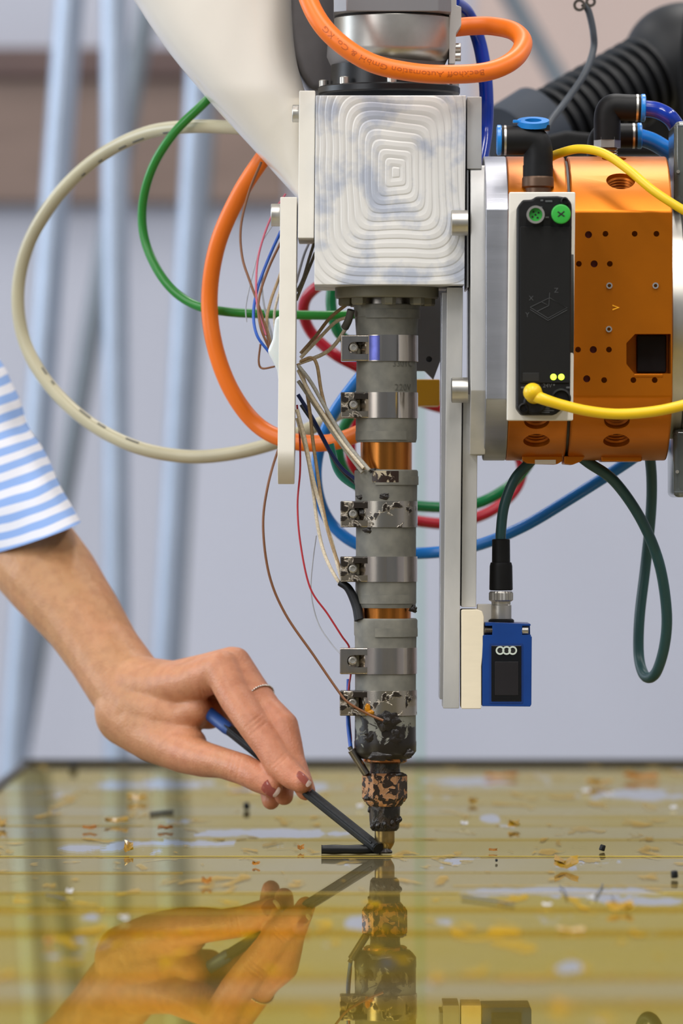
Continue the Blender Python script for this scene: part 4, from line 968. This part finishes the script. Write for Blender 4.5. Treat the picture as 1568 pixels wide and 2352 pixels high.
# corrugated black hose and dome
ch = thing('corrugated_hose', 'ribbed black corrugated hose running up to the black dome', 'hose', P(1300, 350, .35))
a = P(1250, 310, .36); b = P(1500, 167, .40); d = (b-a); Lh = d.length; nr = 11; pr = []
for k in range(nr):
    t0 = Lh*k/nr; st = Lh/nr
    pr += [(t0, 86*S*1.11), (t0+st*.16, 99*S*1.11), (t0+st*.5, 100*S*1.11), (t0+st*.68, 86*S*1.11)]
obj('ribbed_tube', lathe(a, d, pr, 48), M_black_soft, ch, 50)
dn = d.normalized()
obj('end_sleeve', lathe(a-dn*.026, dn, [(0, 126*S), (.002, 130*S), (.026, 134*S), (.0265, 133*S), (.027, 90*S)], 48), mat('slate_rubber', (52, 58, 68), .6, spec=.3), ch)
t = thing('black_dome', 'large black rounded joint cover at top right', 'cover', P(1570, 350, .45))
bm = bmesh.new(); bmesh.ops.create_uvsphere(bm, u_segments=64, v_segments=40, radius=1)
c = P(1585, 172, .47)
for v in bm.verts:
    q = Vector((math.copysign(abs(v.co.x)**.85, v.co.x), v.co.y, math.copysign(abs(v.co.z)**.85, v.co.z)))
    v.co = c+Vector((q.x*160*S*1.14, q.y*.045, q.z*168*S*1.14))
obj('dome', bm, M_black_soft, t, 60)
obj('seam_ring', tube([c+Vector((-22*S-14*S*math.sin(math.radians(10*k)), -.047+.0002*k*(17-k)*0, (150-17*k)*S)) for k in range(18)], 5*S, 10), M_black, t)
obj('skirt', prism([(P(a_, b_, .44).x, P(a_, b_, .44).z) for a_, b_ in ((1400, 352), (1440, 250), (1600, 250), (1700, 352))], 'Y', .44, .47, .003), M_black, t)
tag(obj('shield', prism([(P(a_, b_, .3).x, P(a_, b_, .3).z) for a_, b_ in ((1130, 356), (1600, 356), (1600, 330), (1300, 300), (1200, 325))], 'Y', .30, .33, .003), M_black), 'dark cover behind the fittings above the orange body', 'cover')

# thin wires ---------------------------------------------------------------
def wire(label, pts, wpx, m, group='thin wires around the barrel'):
    return cable('wire', label, pts, wpx, m, 'wire', None, group, 8)
wire('copper-brown wire hanging in a long curve down to the burnt sleeve', [(668, 980, .012), (640, 1030, .008), (614, 1120, .0), (604, 1210, -.005), (618, 1320, -.008), (655, 1410, -.01), (720, 1505, -.014), (775, 1585, -.018), (800, 1614, -.020), (845, 1640, -.0205), (880, 1655, -.022)], 6, M_brown_w)
wire('thin red wire hanging down to the fifth clamp', [(682, 930, .01), (688, 1000, .008), (689, 1080, .006), (683, 1160, .004), (690, 1250, .002), (712, 1350, .0), (752, 1410, .0), (784, 1460, .0), (803, 1490, .004), (806, 1540, .006), (800, 1590, .006), (803, 1660, .004), (806, 1700, .0), (804, 1720, -.003)], 4.5, M_red_w)
wire('blue wire running into the thermocouple tube', [(800, 1560, .008), (799, 1620, .006), (799, 1660, .003), (803, 1700, .0), (806, 1722, -.003)], 9, M_blue_w)
wire('pale grey hair-thin wire hanging left of the barrel', [(726, 1230, .02), (718, 1290, .02), (714, 1360, .02), (730, 1430, .02), (762, 1480, .015), (785, 1505, .01)], 3, M_lgrey_w)
ww = [('first cream woven wire from the plate to the top sleeve', [(690, 822, .01), (730, 780, .008), (770, 740, .006), (800, 728, -.004)], 8, M_white_w),
      ('tan woven wire reaching the flange bolt', [(690, 812, .012), (725, 772, .012), (758, 730, .01), (800, 696, .0)], 8, M_tan_w),
      ('second cream woven wire curling to the first clamp', [(688, 834, .008), (740, 814, .006), (770, 790, .004), (800, 745, -.006)], 9, M_white_w),
      ('tan woven wire bent over and dropping beside clamp two', [(690, 830, .0), (715, 822, -.004), (728, 840, -.006), (738, 900, -.006), (755, 960, -.008), (778, 1005, -.01), (820, 1060, -.016), (845, 1078, -.019)], 8, M_tan_w),
      ('cream woven wire slanting to the third sleeve', [(685, 850, -.002), (710, 900, -.006), (745, 955, -.01), (790, 1020, -.014), (835, 1075, -.019)], 9, M_white_w),
      ('grey woven wire slanting beside the cream one', [(685, 840, -.004), (715, 880, -.008), (755, 950, -.012), (800, 1022, -.015), (848, 1080, -.020)], 9, M_grey_w),
      ('grey woven wire lowest of the slanting bundle', [(685, 875, 0), (722, 930, -.004), (765, 995, -.010), (805, 1050, -.012), (832, 1085, -.016)], 9, M_grey_w),
      ('brown woven wire crossing the slanting bundle', [(684, 835, .004), (700, 880, .003), (712, 950, .002), (718, 1010, .002), (728, 1080, .0), (740, 1160, .0), (756, 1230, -.002), (775, 1290, -.004), (785, 1320, -.004)], 8, M_tan_w),
      ('cream woven wire falling to the fourth clamp', [(682, 940, .002), (700, 1010, .002), (716, 1090, .0), (738, 1170, .0), (760, 1240, -.002), (776, 1300, -.004), (786, 1335, -.004)], 9, M_white_w),
      ('cream wire hanging furthest left into the black tube', [(682, 960, .004), (704, 1040, .004), (718, 1120, .003), (728, 1200, .002), (744, 1270, .0), (770, 1325, -.003), (790, 1348, -.004)], 8, M_white_w),
      ('dark blue wire slanting behind the cream bundle', [(684, 906, .01), (720, 965, .01), (760, 1040, .01), (790, 1080, .01), (830, 1110, .01)], 9, mat('navy_wire', (20, 44, 110), .4)),
      ('black wire slanting behind the cream bundle', [(690, 930, .015), (730, 990, .015), (775, 1070, .015), (830, 1125, .012)], 6, M_cable_grey),
      ('turquoise wire behind the slanting bundle', [(758, 1020, .03), (775, 1080, .03), (805, 1110, .03), (850, 1130, .03)], 18, mat('turquoise_cable', (40, 158, 140), .35))]
for l_, p_, w_, m_ in ww: wire(l_, p_, w_, m_)
tag(obj('heat_shrink', tube([P(*p) for p in ((780, 1338, -.004), (800, 1352, -.006), (818, 1390, -.008), (826, 1424, -.010))], lambda u: (8+5*u)*S, 14), M_black_soft), 'black heat-shrink tube bending into the lower copper gap', 'tube')
tag(obj('heat_shrink', tube([P(*p) for p in ((792, 752, -.004), (800, 735, -.008), (806, 712, -.010))], 9*S, 14), mat('grey_rubber', (84, 82, 78), .6)), 'grey rubber sleeve over wires beside the top bolt', 'tube')
# wire bunch and connector behind the long white plate
wl = [('brown wire left of the bunch behind the long white plate', [(600, 372, .06), (572, 440, .06), (553, 520, .055), (556, 590, .05), (575, 650, .045), (600, 720, .04), (618, 790, .035), (626, 812, .035)], 6, M_brown_w),
      ('pink wire of the bunch above the white connector', [(656, 445, .05), (622, 500, .05), (595, 580, .05), (588, 650, .045), (592, 710, .04), (610, 770, .035)], 5, mat('pink_wire', (196, 96, 116), .4)),
      ('blue wire of the bunch looping into the white connector', [(645, 530, .05), (618, 590, .05), (592, 660, .045), (582, 720, .04), (590, 770, .035), (620, 812, .035)], 7, M_blue_w),
      ('rust wire of the bunch above the white connector', [(650, 545, .045), (615, 620, .045), (594, 690, .04), (598, 750, .035), (620, 805, .035)], 6, M_brown_w),
      ('grey wire of the bunch above the white connector', [(656, 520, .055), (620, 580, .055), (602, 640, .05), (606, 700, .045), (622, 760, .04), (630, 800, .04)], 5, M_lgrey_w),
      ('tan wire of the bunch close to the long white plate', [(660, 580, .04), (640, 640, .04), (622, 690, .04), (612, 740, .04), (622, 790, .04)], 7, M_tan_w),
      ('outermost pale wire of the bunch hanging left', [(630, 510, .065), (600, 560, .065), (580, 630, .06), (565, 700, .06), (566, 740, .06)], 3, M_lgrey_w),
      ('white wire of the bunch beside the tan one', [(665, 600, .05), (645, 660, .05), (630, 720, .045), (634, 780, .04)], 6, M_white_w),
      ('short brown wire hooking under the white connector', [(598, 790, .04), (594, 830, .04), (602, 846, .04), (630, 842, .035)], 5, M_brown_w),
      ('grey wire between the white plate and the block', [(722, 555, .03), (708, 600, .03), (696, 640, .03), (682, 670, .03)], 7, M_grey_w),
      ('pale wire between the white plate and the block', [(716, 545, .04), (700, 580, .04), (688, 620, .04), (680, 650, .04)], 6, M_lgrey_w),
      ('thick grey wire under the block beside the plate', [(724, 580, .02), (700, 640, .02), (680, 690, .02)], 7, M_grey_w)]
for l_, p_, w_, m_ in wl: wire(l_, p_, w_, m_, 'thin wires behind the white plate')
t = thing('wire_connector', 'translucent white connector behind the long white plate', 'connector', P(640, 870, .03))
obj('shell', prism([(P(a_, b_, .03).x, P(a_, b_, .03).z) for a_, b_ in ((632, 730), (660, 720), (670, 860), (640, 878), (636, 850), (626, 830), (614, 808), (626, 780))], 'Y', .024, .040, .002, 3), mat('translucent_white', (222, 228, 226), .3, sss=.2), t)

# ------------------------------------------------------------------ black strand and rod
st = thing('extruded_strand', 'short black strand lying flat on the bed under the nozzle tip', 'strand', T(815, 1966))
a = P(738, 1955, -.002); a.z = 11.3*S; b = P(878, 1955, 0); b.z = 11.1*S
bm = tube([a, a.lerp(b, .03), a.lerp(b, .3), a.lerp(b, .6), a.lerp(b, .9), b], lambda u: (10.6*(.75 if u < .01 else 1)+.5*math.sin(u*23))*S, 14, 6)
obj('strand_body', bm, M_strand, st, 60)
obj('melt_foot', lathe((xn, -.001, 0.0006), (0, 0, 1), [(0, 17*S), (4*S, 18*S), (9*S, 14*S), (13*S, 11*S)], 28), M_char, st)
rd = thing('scraper_stick', 'black ribbed stick with blue grip held in the fingers', 'stick', P(866, 1950, -.004))
r0 = PH(866, 1948, -.006); r1 = PH(516, 1668, .004); r2 = PH(478, 1637, .006)
bm = tube([r0, r0.lerp(r1, .04), r0.lerp(r1, .5), r1], lambda u: (13.5 if u > .05 else 11)*S, 10, 6)
obj('shaft', bm, M_rod, rd, 20)
dr = (r1-r0).normalized()
for k in range(3):
    off = Vector((0, -1, 0))*11.5*S+Vector((-.6, 0, .8))*(k-1)*7*S
    obj('rib', tube([r0+off+dr*.004, r1+off], 3.0*S, 6, 2), M_rod, rd, 30)
obj('grip', tube([PH(530, 1680, .003), r1, r2], lambda u: (13+3*min(1, u*2.5))*S, 20, 6), M_bluegrip, rd, 40, 'blue grip')

# ------------------------------------------------------------------ the person: forearm and hand
SPH = bmesh.new(); bmesh.ops.create_icosphere(SPH, subdivisions=3, radius=1)
SV = [v.co.copy() for v in SPH.verts]; SPH.verts.index_update(); SF = [[v.index for v in f.verts] for f in SPH.faces]; SPH.free()
def skin_spheres(acc, chain, ysq=1.0):
    """chain: (px, py, Ymm, r mm [, depth factor]); adds overlapping balls to (verts, faces)"""
    for A, B in zip(chain, chain[1:]):
        pa = PH(A[0], A[1], A[2]*.001); pb_ = PH(B[0], B[1], B[2]*.001)
        ra, rb = A[3]*.001*(1+YH(A[0])/D), B[3]*.001*(1+YH(B[0])/D); L = (pa-pb_).length
        n = max(2, int(L/(min(ra, rb)*.15)))
        ya = A[4] if len(A) > 4 else ysq; yb2 = B[4] if len(B) > 4 else ysq
        for k in range(n+1):
            f = k/n; p = pa.lerp(pb_, f); r = ra+(rb-ra)*f; yq = ya+(yb2-ya)*f; o = len(acc[0])
            acc[0].extend((p.x+v.x*r, p.y+v.y*r*yq, p.z+v.z*r) for v in SV)
            acc[1].extend([i+o for i in q] for q in SF)
hb = ([], [])
# forearm
skin_spheres(hb, [(-60, 1080, 44, 29, .95), (10, 1190, 36, 28.5, .95), (66, 1264, 28, 28.2, .95), (120, 1330, 20, 27.2, .92), (189, 1421, 14, 23.6, .88), (239, 1500, 9, 21.9, .85), (284, 1566, 6, 22.6, .85), (330, 1622, 5, 23.4, .85)])
# palm: metacarpals fanned out in depth
skin_spheres(hb, [(300, 1585, 6, 21.5, .9), (380, 1580, 2, 14.5), (440, 1568, -4, 11.8), (512, 1538, -8, 10.8)])
skin_spheres(hb, [(310, 1585, 10, 20, .9), (400, 1575, 12, 14.5), (470, 1548, 10, 11.8), (532, 1517, 8, 8.2)])
skin_spheres(hb, [(320, 1600, 16, 18, .9), (420, 1592, 22, 14), (520, 1550, 25, 9.6)])
skin_spheres(hb, [(320, 1620, 20, 16, .9), (420, 1620, 32, 13), (500, 1590, 38, 9)])
# web between thumb and index
skin_spheres(hb, [(330, 1630, 0, 20, .9), (390, 1640, 0, 15.5), (425, 1648, 0, 11.5), (456, 1630, -1, 8)])
skin_spheres(hb, [(340, 1660, -2, 19, .9), (405, 1692, -4, 13), (440, 1708, -6, 9)])
skin_spheres(hb, [(430, 1620, 14, 13), (480, 1640, 18, 9)])
# thumb
skin_spheres(hb, [(300, 1635, 0, 21, .9), (352, 1690, -6, 15.3), (420, 1728, -12, 12.0), (468, 1744, -16, 10.4), (510, 1752, -18, 9.0), (560, 1768, -19, 9.0), (594, 1786, -19, 8.6), (624, 1806, -18, 6.6)])
# index finger
skin_spheres(hb, [(512, 1540, -8, 11), (542, 1602, -12, 10.2), (586, 1668, -15, 9.7), (616, 1712, -15, 8.9), (643, 1757, -14, 8.6), (672, 1784, -12, 7.6), (695, 1799, -11, 5.8)])
# middle finger
skin_spheres(hb, [(540, 1522, 8, 9.2), (575, 1574, 7, 8.8), (615, 1628, 6, 8.2), (652, 1666, 5, 8.4), (662, 1705, 4, 8.0), (672, 1748, 2, 7.4), (690, 1790, 0, 6.6), (702, 1816, 0, 5.8)])
# ring finger
skin_spheres(hb, [(522, 1552, 25, 9.4), (580, 1625, 24, 8.6), (632, 1682, 22, 8), (646, 1738, 16, 7.4), (650, 1790, 8, 6.8), (652, 1828, 2, 5.6)])
# little finger
skin_spheres(hb, [(502, 1590, 38, 8.6), (560, 1648, 36, 7.8), (606, 1700, 32, 7.2), (618, 1760, 22, 6.6), (620, 1815, 10, 6.2), (622, 1839, 6, 5.4)])
hb_m = bpy.data.meshes.new('hand'); hb_m.from_pydata(hb[0], [], hb[1]); hb = bmesh.new(); hb.from_mesh(hb_m)
hm = eval_mods(hb, [('REMESH', dict(mode='VOXEL', voxel_size=.0010, use_smooth_shade=True)), ('SMOOTH', dict(factor=.5, iterations=9))])
# creases pressed into the knuckles
def crease(c, dirv, half, depth, wid):
    c = Vector(c); dirv = Vector(dirv).normalized()
    import numpy as np
    co = np.empty(len(hm.vertices)*3, dtype=np.float32); hm.vertices.foreach_get('co', co); co = co.reshape(-1, 3)
    for i in np.nonzero(((co-np.array(c))**2).sum(1) < half*half)[0]:
        v = hm.vertices[int(i)]; d = v.co-c
        t_ = d.dot(dirv); f = math.exp(-(t_/wid)**2)*max(0, 1-(d.length/half)**2)
        v.co -= v.normal*depth*f
for (x, y, Y, dx, dz) in ((536, 1760, -27, 1, -.2), (548, 1764, -28, 1, -.2), (527, 1757, -27, 1, -.2), (592, 1660, -25, .6, -.75), (599, 1668, -25, .6, -.75), (585, 1652, -25, .6, -.75), (642, 1742, -22, .65, -.75), (648, 1748, -22, .65, -.75)):
    crease(PH(x, y, Y*.001), (dx, 0, dz), .009, .00045, .0006)
for (x, y, Y) in ((462, 1596, -14), (471, 1600, -14), (480, 1602, -14), (489, 1606, -14)): crease(PH(x, y, Y*.001), (1, 0, .15), .008, .0006, .0006)
for (x, y, Y, r_) in ((430, 1545, -12, .012), (400, 1600, -14, .014)): crease(PH(x, y, Y*.001), (.2, 0, 1), r_, .0006, .004)
pr_ = thing('person', 'arm in a blue and white striped sleeve holding the black stick', 'person', PH(330, 1700, .0))
hand = obj('arm', hm, M_skin, pr_, 180)
def nail(c, n, up, w_, h_, m, name='nail', bend=.9):
    """curved nail plate: centre, outward normal, direction to the tip"""
    n = Vector(n).normalized(); up = Vector(up); up = (up-n*up.dot(n)).normalized(); sd = up.cross(n)
    bm = bmesh.new(); G = []
    for i in range(9):
        row = []
        for j in range(9):
            u = -1+2*i/8; v = -1+2*j/8
            vv = v*math.sqrt(max(0, 1-.35*u*u)); uu = u*math.sqrt(max(.0, 1-.35*v*v))
            p = Vector(c)+sd*uu*w_/2+up*vv*h_/2-n*(bend*w_*.28*uu*uu+.12*h_*vv*vv)
            row.append(bm.verts.new(p))
        G.append(row)
    for i in range(8):
        for j in range(8): bm.faces.new((G[i][j], G[i+1][j], G[i+1][j+1], G[i][j+1]))
    r = bmesh.ops.solidify(bm, geom=bm.faces[:], thickness=-.0005)
    return obj(name, bm, m, pr_, 60)
nail(PH(622, 1811, -.0256), (.15, -1, .05), (.75, 0, -.55), .0088, .0105, mat('thumb_nail', (196, 112, 100), .2, coat=.5))
nail(PH(637, 1820, -.0246), (.35, -1, .0), (.75, 0, -.5), .0068, .0026, M_nail_w, 'nail_edge')
nail(PH(699, 1783, -.0165), (.62, -.65, .55), (.75, 0, -.62), .0072, .0090, M_nail)
nail(PH(711, 1797, -.0155), (.62, -.65, .5), (.8, 0, -.55), .0060, .0026, M_nail_w, 'nail_edge')
nail(PH(716, 1812, -.003), (.85, -.3, .3), (.5, 0, -.8), .0062, .0085, M_nail)
rc_ = PH(596, 1603, .0065); ra = (PH(640, 1655, .006)-PH(560, 1556, .007)).normalized()
a_, u_, v_ = frame(ra); ringp = [rc_+(u_*math.cos(2*math.pi*k/40)+v_*math.sin(2*math.pi*k/40))*.0093 for k in range(41)]
bm = bmesh.new()
for q in ringp[:-1]: bmesh.ops.create_uvsphere(bm, u_segments=8, v_segments=6, radius=.00075, matrix=Matrix.Translation(q))
obj('ring', bm, M_ring, pr_, 60, 'thin beaded silver finger ring')
# sleeve with rolled cuff
sl = [(64, 1238, 135, .041), (14, 1158, 140, .043), (-22, 1096, 144, .044), (-66, 1020, 146, .044), (-96, 935, 140, .042), (-140, 860, 146, .044), (-205, 740, 150, .046)]
dirp = Vector((.955, 0, .296)); me_uv = []
bm = bmesh.new(); uvl = bm.loops.layers.uv.new('cloth'); n = 56; prev = None; length = 0; pc_ = None; rings = []
seq = [(0.86, 0), (0.93, 0)]
cc = crom([Vector((a_, b_, c_)) for a_, b_, c_, d_ in sl], 6)
dd = [sl[min(len(sl)-1, i//6)][3]+(sl[min(len(sl)-1, i//6+1)][3]-sl[min(len(sl)-1, i//6)][3])*((i % 6)/6) for i in range(len(cc))]
allr = [(cc[3], dd[3], .88, -.004), (cc[1], dd[1], .93, -.002)]+[(cc[i], dd[i], 1.0, None) for i in range(len(cc))]
acc = 0
for i, (q, dep, k_, ln) in enumerate(allr):
    ctr_ = PH(q[0], q[1], .022+.010*min(1, i/20)); hw = q[2]*S*k_*(1+YH(q[0])/D); dep *= 1+YH(q[0])/D
    if ln is None:
        if pc_ is not None: acc += (ctr_-pc_).length
        pc_ = ctr_; ln_ = acc
    else: ln_ = ln
    ring = []
    for k in range(n):
        a = 2*math.pi*k/n
        wob = 1+.05*noise.noise(Vector((math.cos(a)*1.6, math.sin(a)*1.6, i*.16)))*min(1, i/8)+.03*math.sin(i*.9+a*2)*max(0, (i-14)/30)
        p = ctr_+dirp*hw*math.cos(a)*wob+Vector((0, 1, 0))*dep*k_*math.sin(a)*wob+Vector((-.28, 0, .96))*math.sin(a)*13*S*k_
        p.y += YH(q[0]+q[2]*k_*math.cos(a)*.955)-YH(q[0])
        ring.append((bm.verts.new(p), ln_))
    if prev:
        for k in range(n):
            f = bm.faces.new((prev[k][0], ring[k][0], ring[(k+1) % n][0], prev[(k+1) % n][0]))
            for lp, (u_, v2) in zip(f.loops, ((k/n, prev[k][1]), (k/n, ring[k][1]), ((k+1)/n, ring[k][1]), ((k+1)/n, prev[k][1]))): lp[uvl].uv = (u_, v2)
    prev = ring
obj('sleeve', bm, M_shirt, pr_, 60, 'blue and white striped shirt sleeve')

# ------------------------------------------------------------------ debris on the bed
def pellet(x, y, w_, lab):
    c = T(x, y); k = (D+c.y)/FPX; r = w_/2*k
    bm = lathe(c+Vector((0, 0, .0008)), (random.uniform(-.3, .3), random.uniform(-.3, .3), 1), [(0, r*.8), (r*.25, r), (r*1.7, r*.95), (r*2.0, r*.7)], 12)
    tag(obj('pellet', bm, M_strand, smooth=40), lab, 'pellet', 'loose black pellets on the bed')
pellet(1381, 1957, 14, 'black pellet on the bed right of the yellow scrap')
pellet(1549, 2020, 17, 'black pellet on the bed at the right edge')
pellet(567, 1861, 15, 'black pellet on the bed below the thumb')
pellet(170, 1766, 18, 'blurred black pellet at the far left edge of the bed')
pellet(1140, 1982, 6, 'tiny black speck on the bed near the yellow film edge')
def scrap(x, y, w_, h_, m, lab, seed, name='film_scrap', cat='scrap', group='torn film scraps on the bed', flat=.5):
    c = T(x, y); k = (D+c.y)/FPX; W = w_*k*1.45; Hh = h_*k*1.35; bm = bmesh.new(); rnd = random.Random(seed); n = 5; G = []
    for i in range(n):
        row = []
        for j in range(n):
            u = i/(n-1)-.5; v = j/(n-1)
            z = .0009+Hh*max(0, (v+.35*abs(u*2)+.25*rnd.uniform(-1, 1)))*.45
            row.append(bm.verts.new((c.x+W*u*(1-.25*rnd.random())+W*.06*rnd.uniform(-1, 1), c.y+Hh*(v-.5)*1.5+Hh*.5*rnd.uniform(-1, 1), z)))
        G.append(row)
    for i in range(n-1):
        for j in range(n-1): bm.faces.new((G[i][j], G[i+1][j], G[i+1][j+1], G[i][j+1]))
    bmesh.ops.solidify(bm, geom=bm.faces[:], thickness=.0002)
    tag(obj(name, bm, m, smooth=20), lab, cat, group)
M_scr = mat('yellow_scrap', (206, 164, 14), .3, 0, .3, 200, trans=.25); M_scr2 = mat('amber_scrap', (196, 132, 30), .4, 0, .3, 200)
for i, (x, y, w_, h_, m_, l_) in enumerate([
    (1297, 1997, 44, 30, M_scr, 'crumpled bright yellow film scrap beside the black pellet'), (1424, 2094, 44, 24, M_scr, 'yellow film scrap in the bare grey patch at right'),
    (295, 1960, 16, 28, M_scr, 'upright yellow film scrap left on the bed under the wrist'), (1180, 1904, 20, 20, M_scr, 'blurred yellow scrap right of the nozzle'),
    (315, 1842, 34, 18, M_scr, 'yellow scrap on the bed below the hand heel'), (268, 1894, 44, 18, M_scr, 'wide yellow scrap left of the upright one'),
    (206, 1908, 26, 12, M_scr2, 'amber scrap at the left of the wide yellow one'), (380, 1908, 26, 12, M_scr2, 'amber scrap right of the wide yellow one'),
    (1086, 1848, 16, 16, M_scr, 'small yellow scrap far behind the nozzle'), (1375, 1806, 44, 18, M_scr, 'blurred yellow scrap at the far right of the bed'),
    (1310, 2142, 46, 10, M_scr, 'flat yellow scrap in the right foreground'), (2, 1902, 24, 26, M_scr, 'yellow scrap cut by the left picture edge'),
    (695, 2144, 24, 16, M_scr2, 'amber scrap beside the hand reflection'), (112, 2170, 16, 14, M_scr2, 'small amber scrap in the left foreground'),
    (1132, 1958, 16, 8, M_scr2, 'tiny amber flake right of the nozzle tip'), (475, 2034, 18, 18, M_scr2, 'small leaf-shaped amber flake below the wrist'),
    (588, 1990, 14, 10, M_scr2, 'tiny amber curl left of the black strand'), (690, 1956, 12, 14, M_scr2, 'small amber flake just left of the black strand'),
    (1150, 1788, 60, 14, M_scr2, 'wide blurred amber scrap at the far bed edge'), (560, 1812, 60, 12, M_scr, 'blurred yellow scrap under the thumb'),
    (1470, 1792, 60, 18, M_scr2, 'blurred amber scrap at far right bed edge')]):
    scrap(x, y, w_, h_, m_, l_, i)
M_fl = mat('white_flake', (236, 236, 240), .15, 0, .05, 100, coat=.6)
for i, (x, y, w_, h_, l_) in enumerate([(1066, 1899, 12, 12, 'shiny white flake right of the nozzle'), (1400, 1830, 16, 10, 'white flake in the far right bare patch'), (1345, 1822, 14, 10, 'white flake left of the far bare patch'),
    (1355, 2066, 14, 8, 'white flake on the bare grey patch'), (1256, 2084, 18, 8, 'white flake left of the bare patch'), (284, 2116, 16, 12, 'pale clear chip over the arm reflection'),
    (826, 1858, 12, 12, 'pale flake left of the nozzle collar'), (1546, 1860, 12, 8, 'white flake near the right edge'), (160, 2054, 12, 10, 'pale chip on the left film edge')]):
    scrap(x, y, w_, h_, M_fl, l_, 100+i, 'white_flake', 'flake', 'white flakes on the bed')
def strand(pts, wpx, m, lab):
    b = tube([T(x, y, .0012) for x, y in pts], wpx/2*S, 6, 6)
    tag(obj('fine_strand', b, m, smooth=60), lab, 'strand', 'fine strands lying on the bed')
strand([(346, 1869), (370, 1866), (396, 1864)], 8, M_strand, 'short black strand lying below the hand heel')
strand([(1060, 2060), (1110, 2066), (1180, 2076)], 4, M_cable_grey, 'thin grey strand left of the bare patch')
strand([(1285, 2034), (1296, 2046), (1302, 2062)], 3, M_cable_grey, 'fine grey hair crossing the bare patch')
strand([(1384, 2030), (1376, 2046), (1366, 2060)], 3, M_cable_grey, 'second fine hair right of the first')
strand([(1404, 2058), (1416, 2076)], 3, M_cable_grey, 'short fine hair above the yellow scrap')
strand([(106, 2056), (130, 2060), (150, 2066)], 3, M_cable_grey, 'thin grey hair at the left film edge')
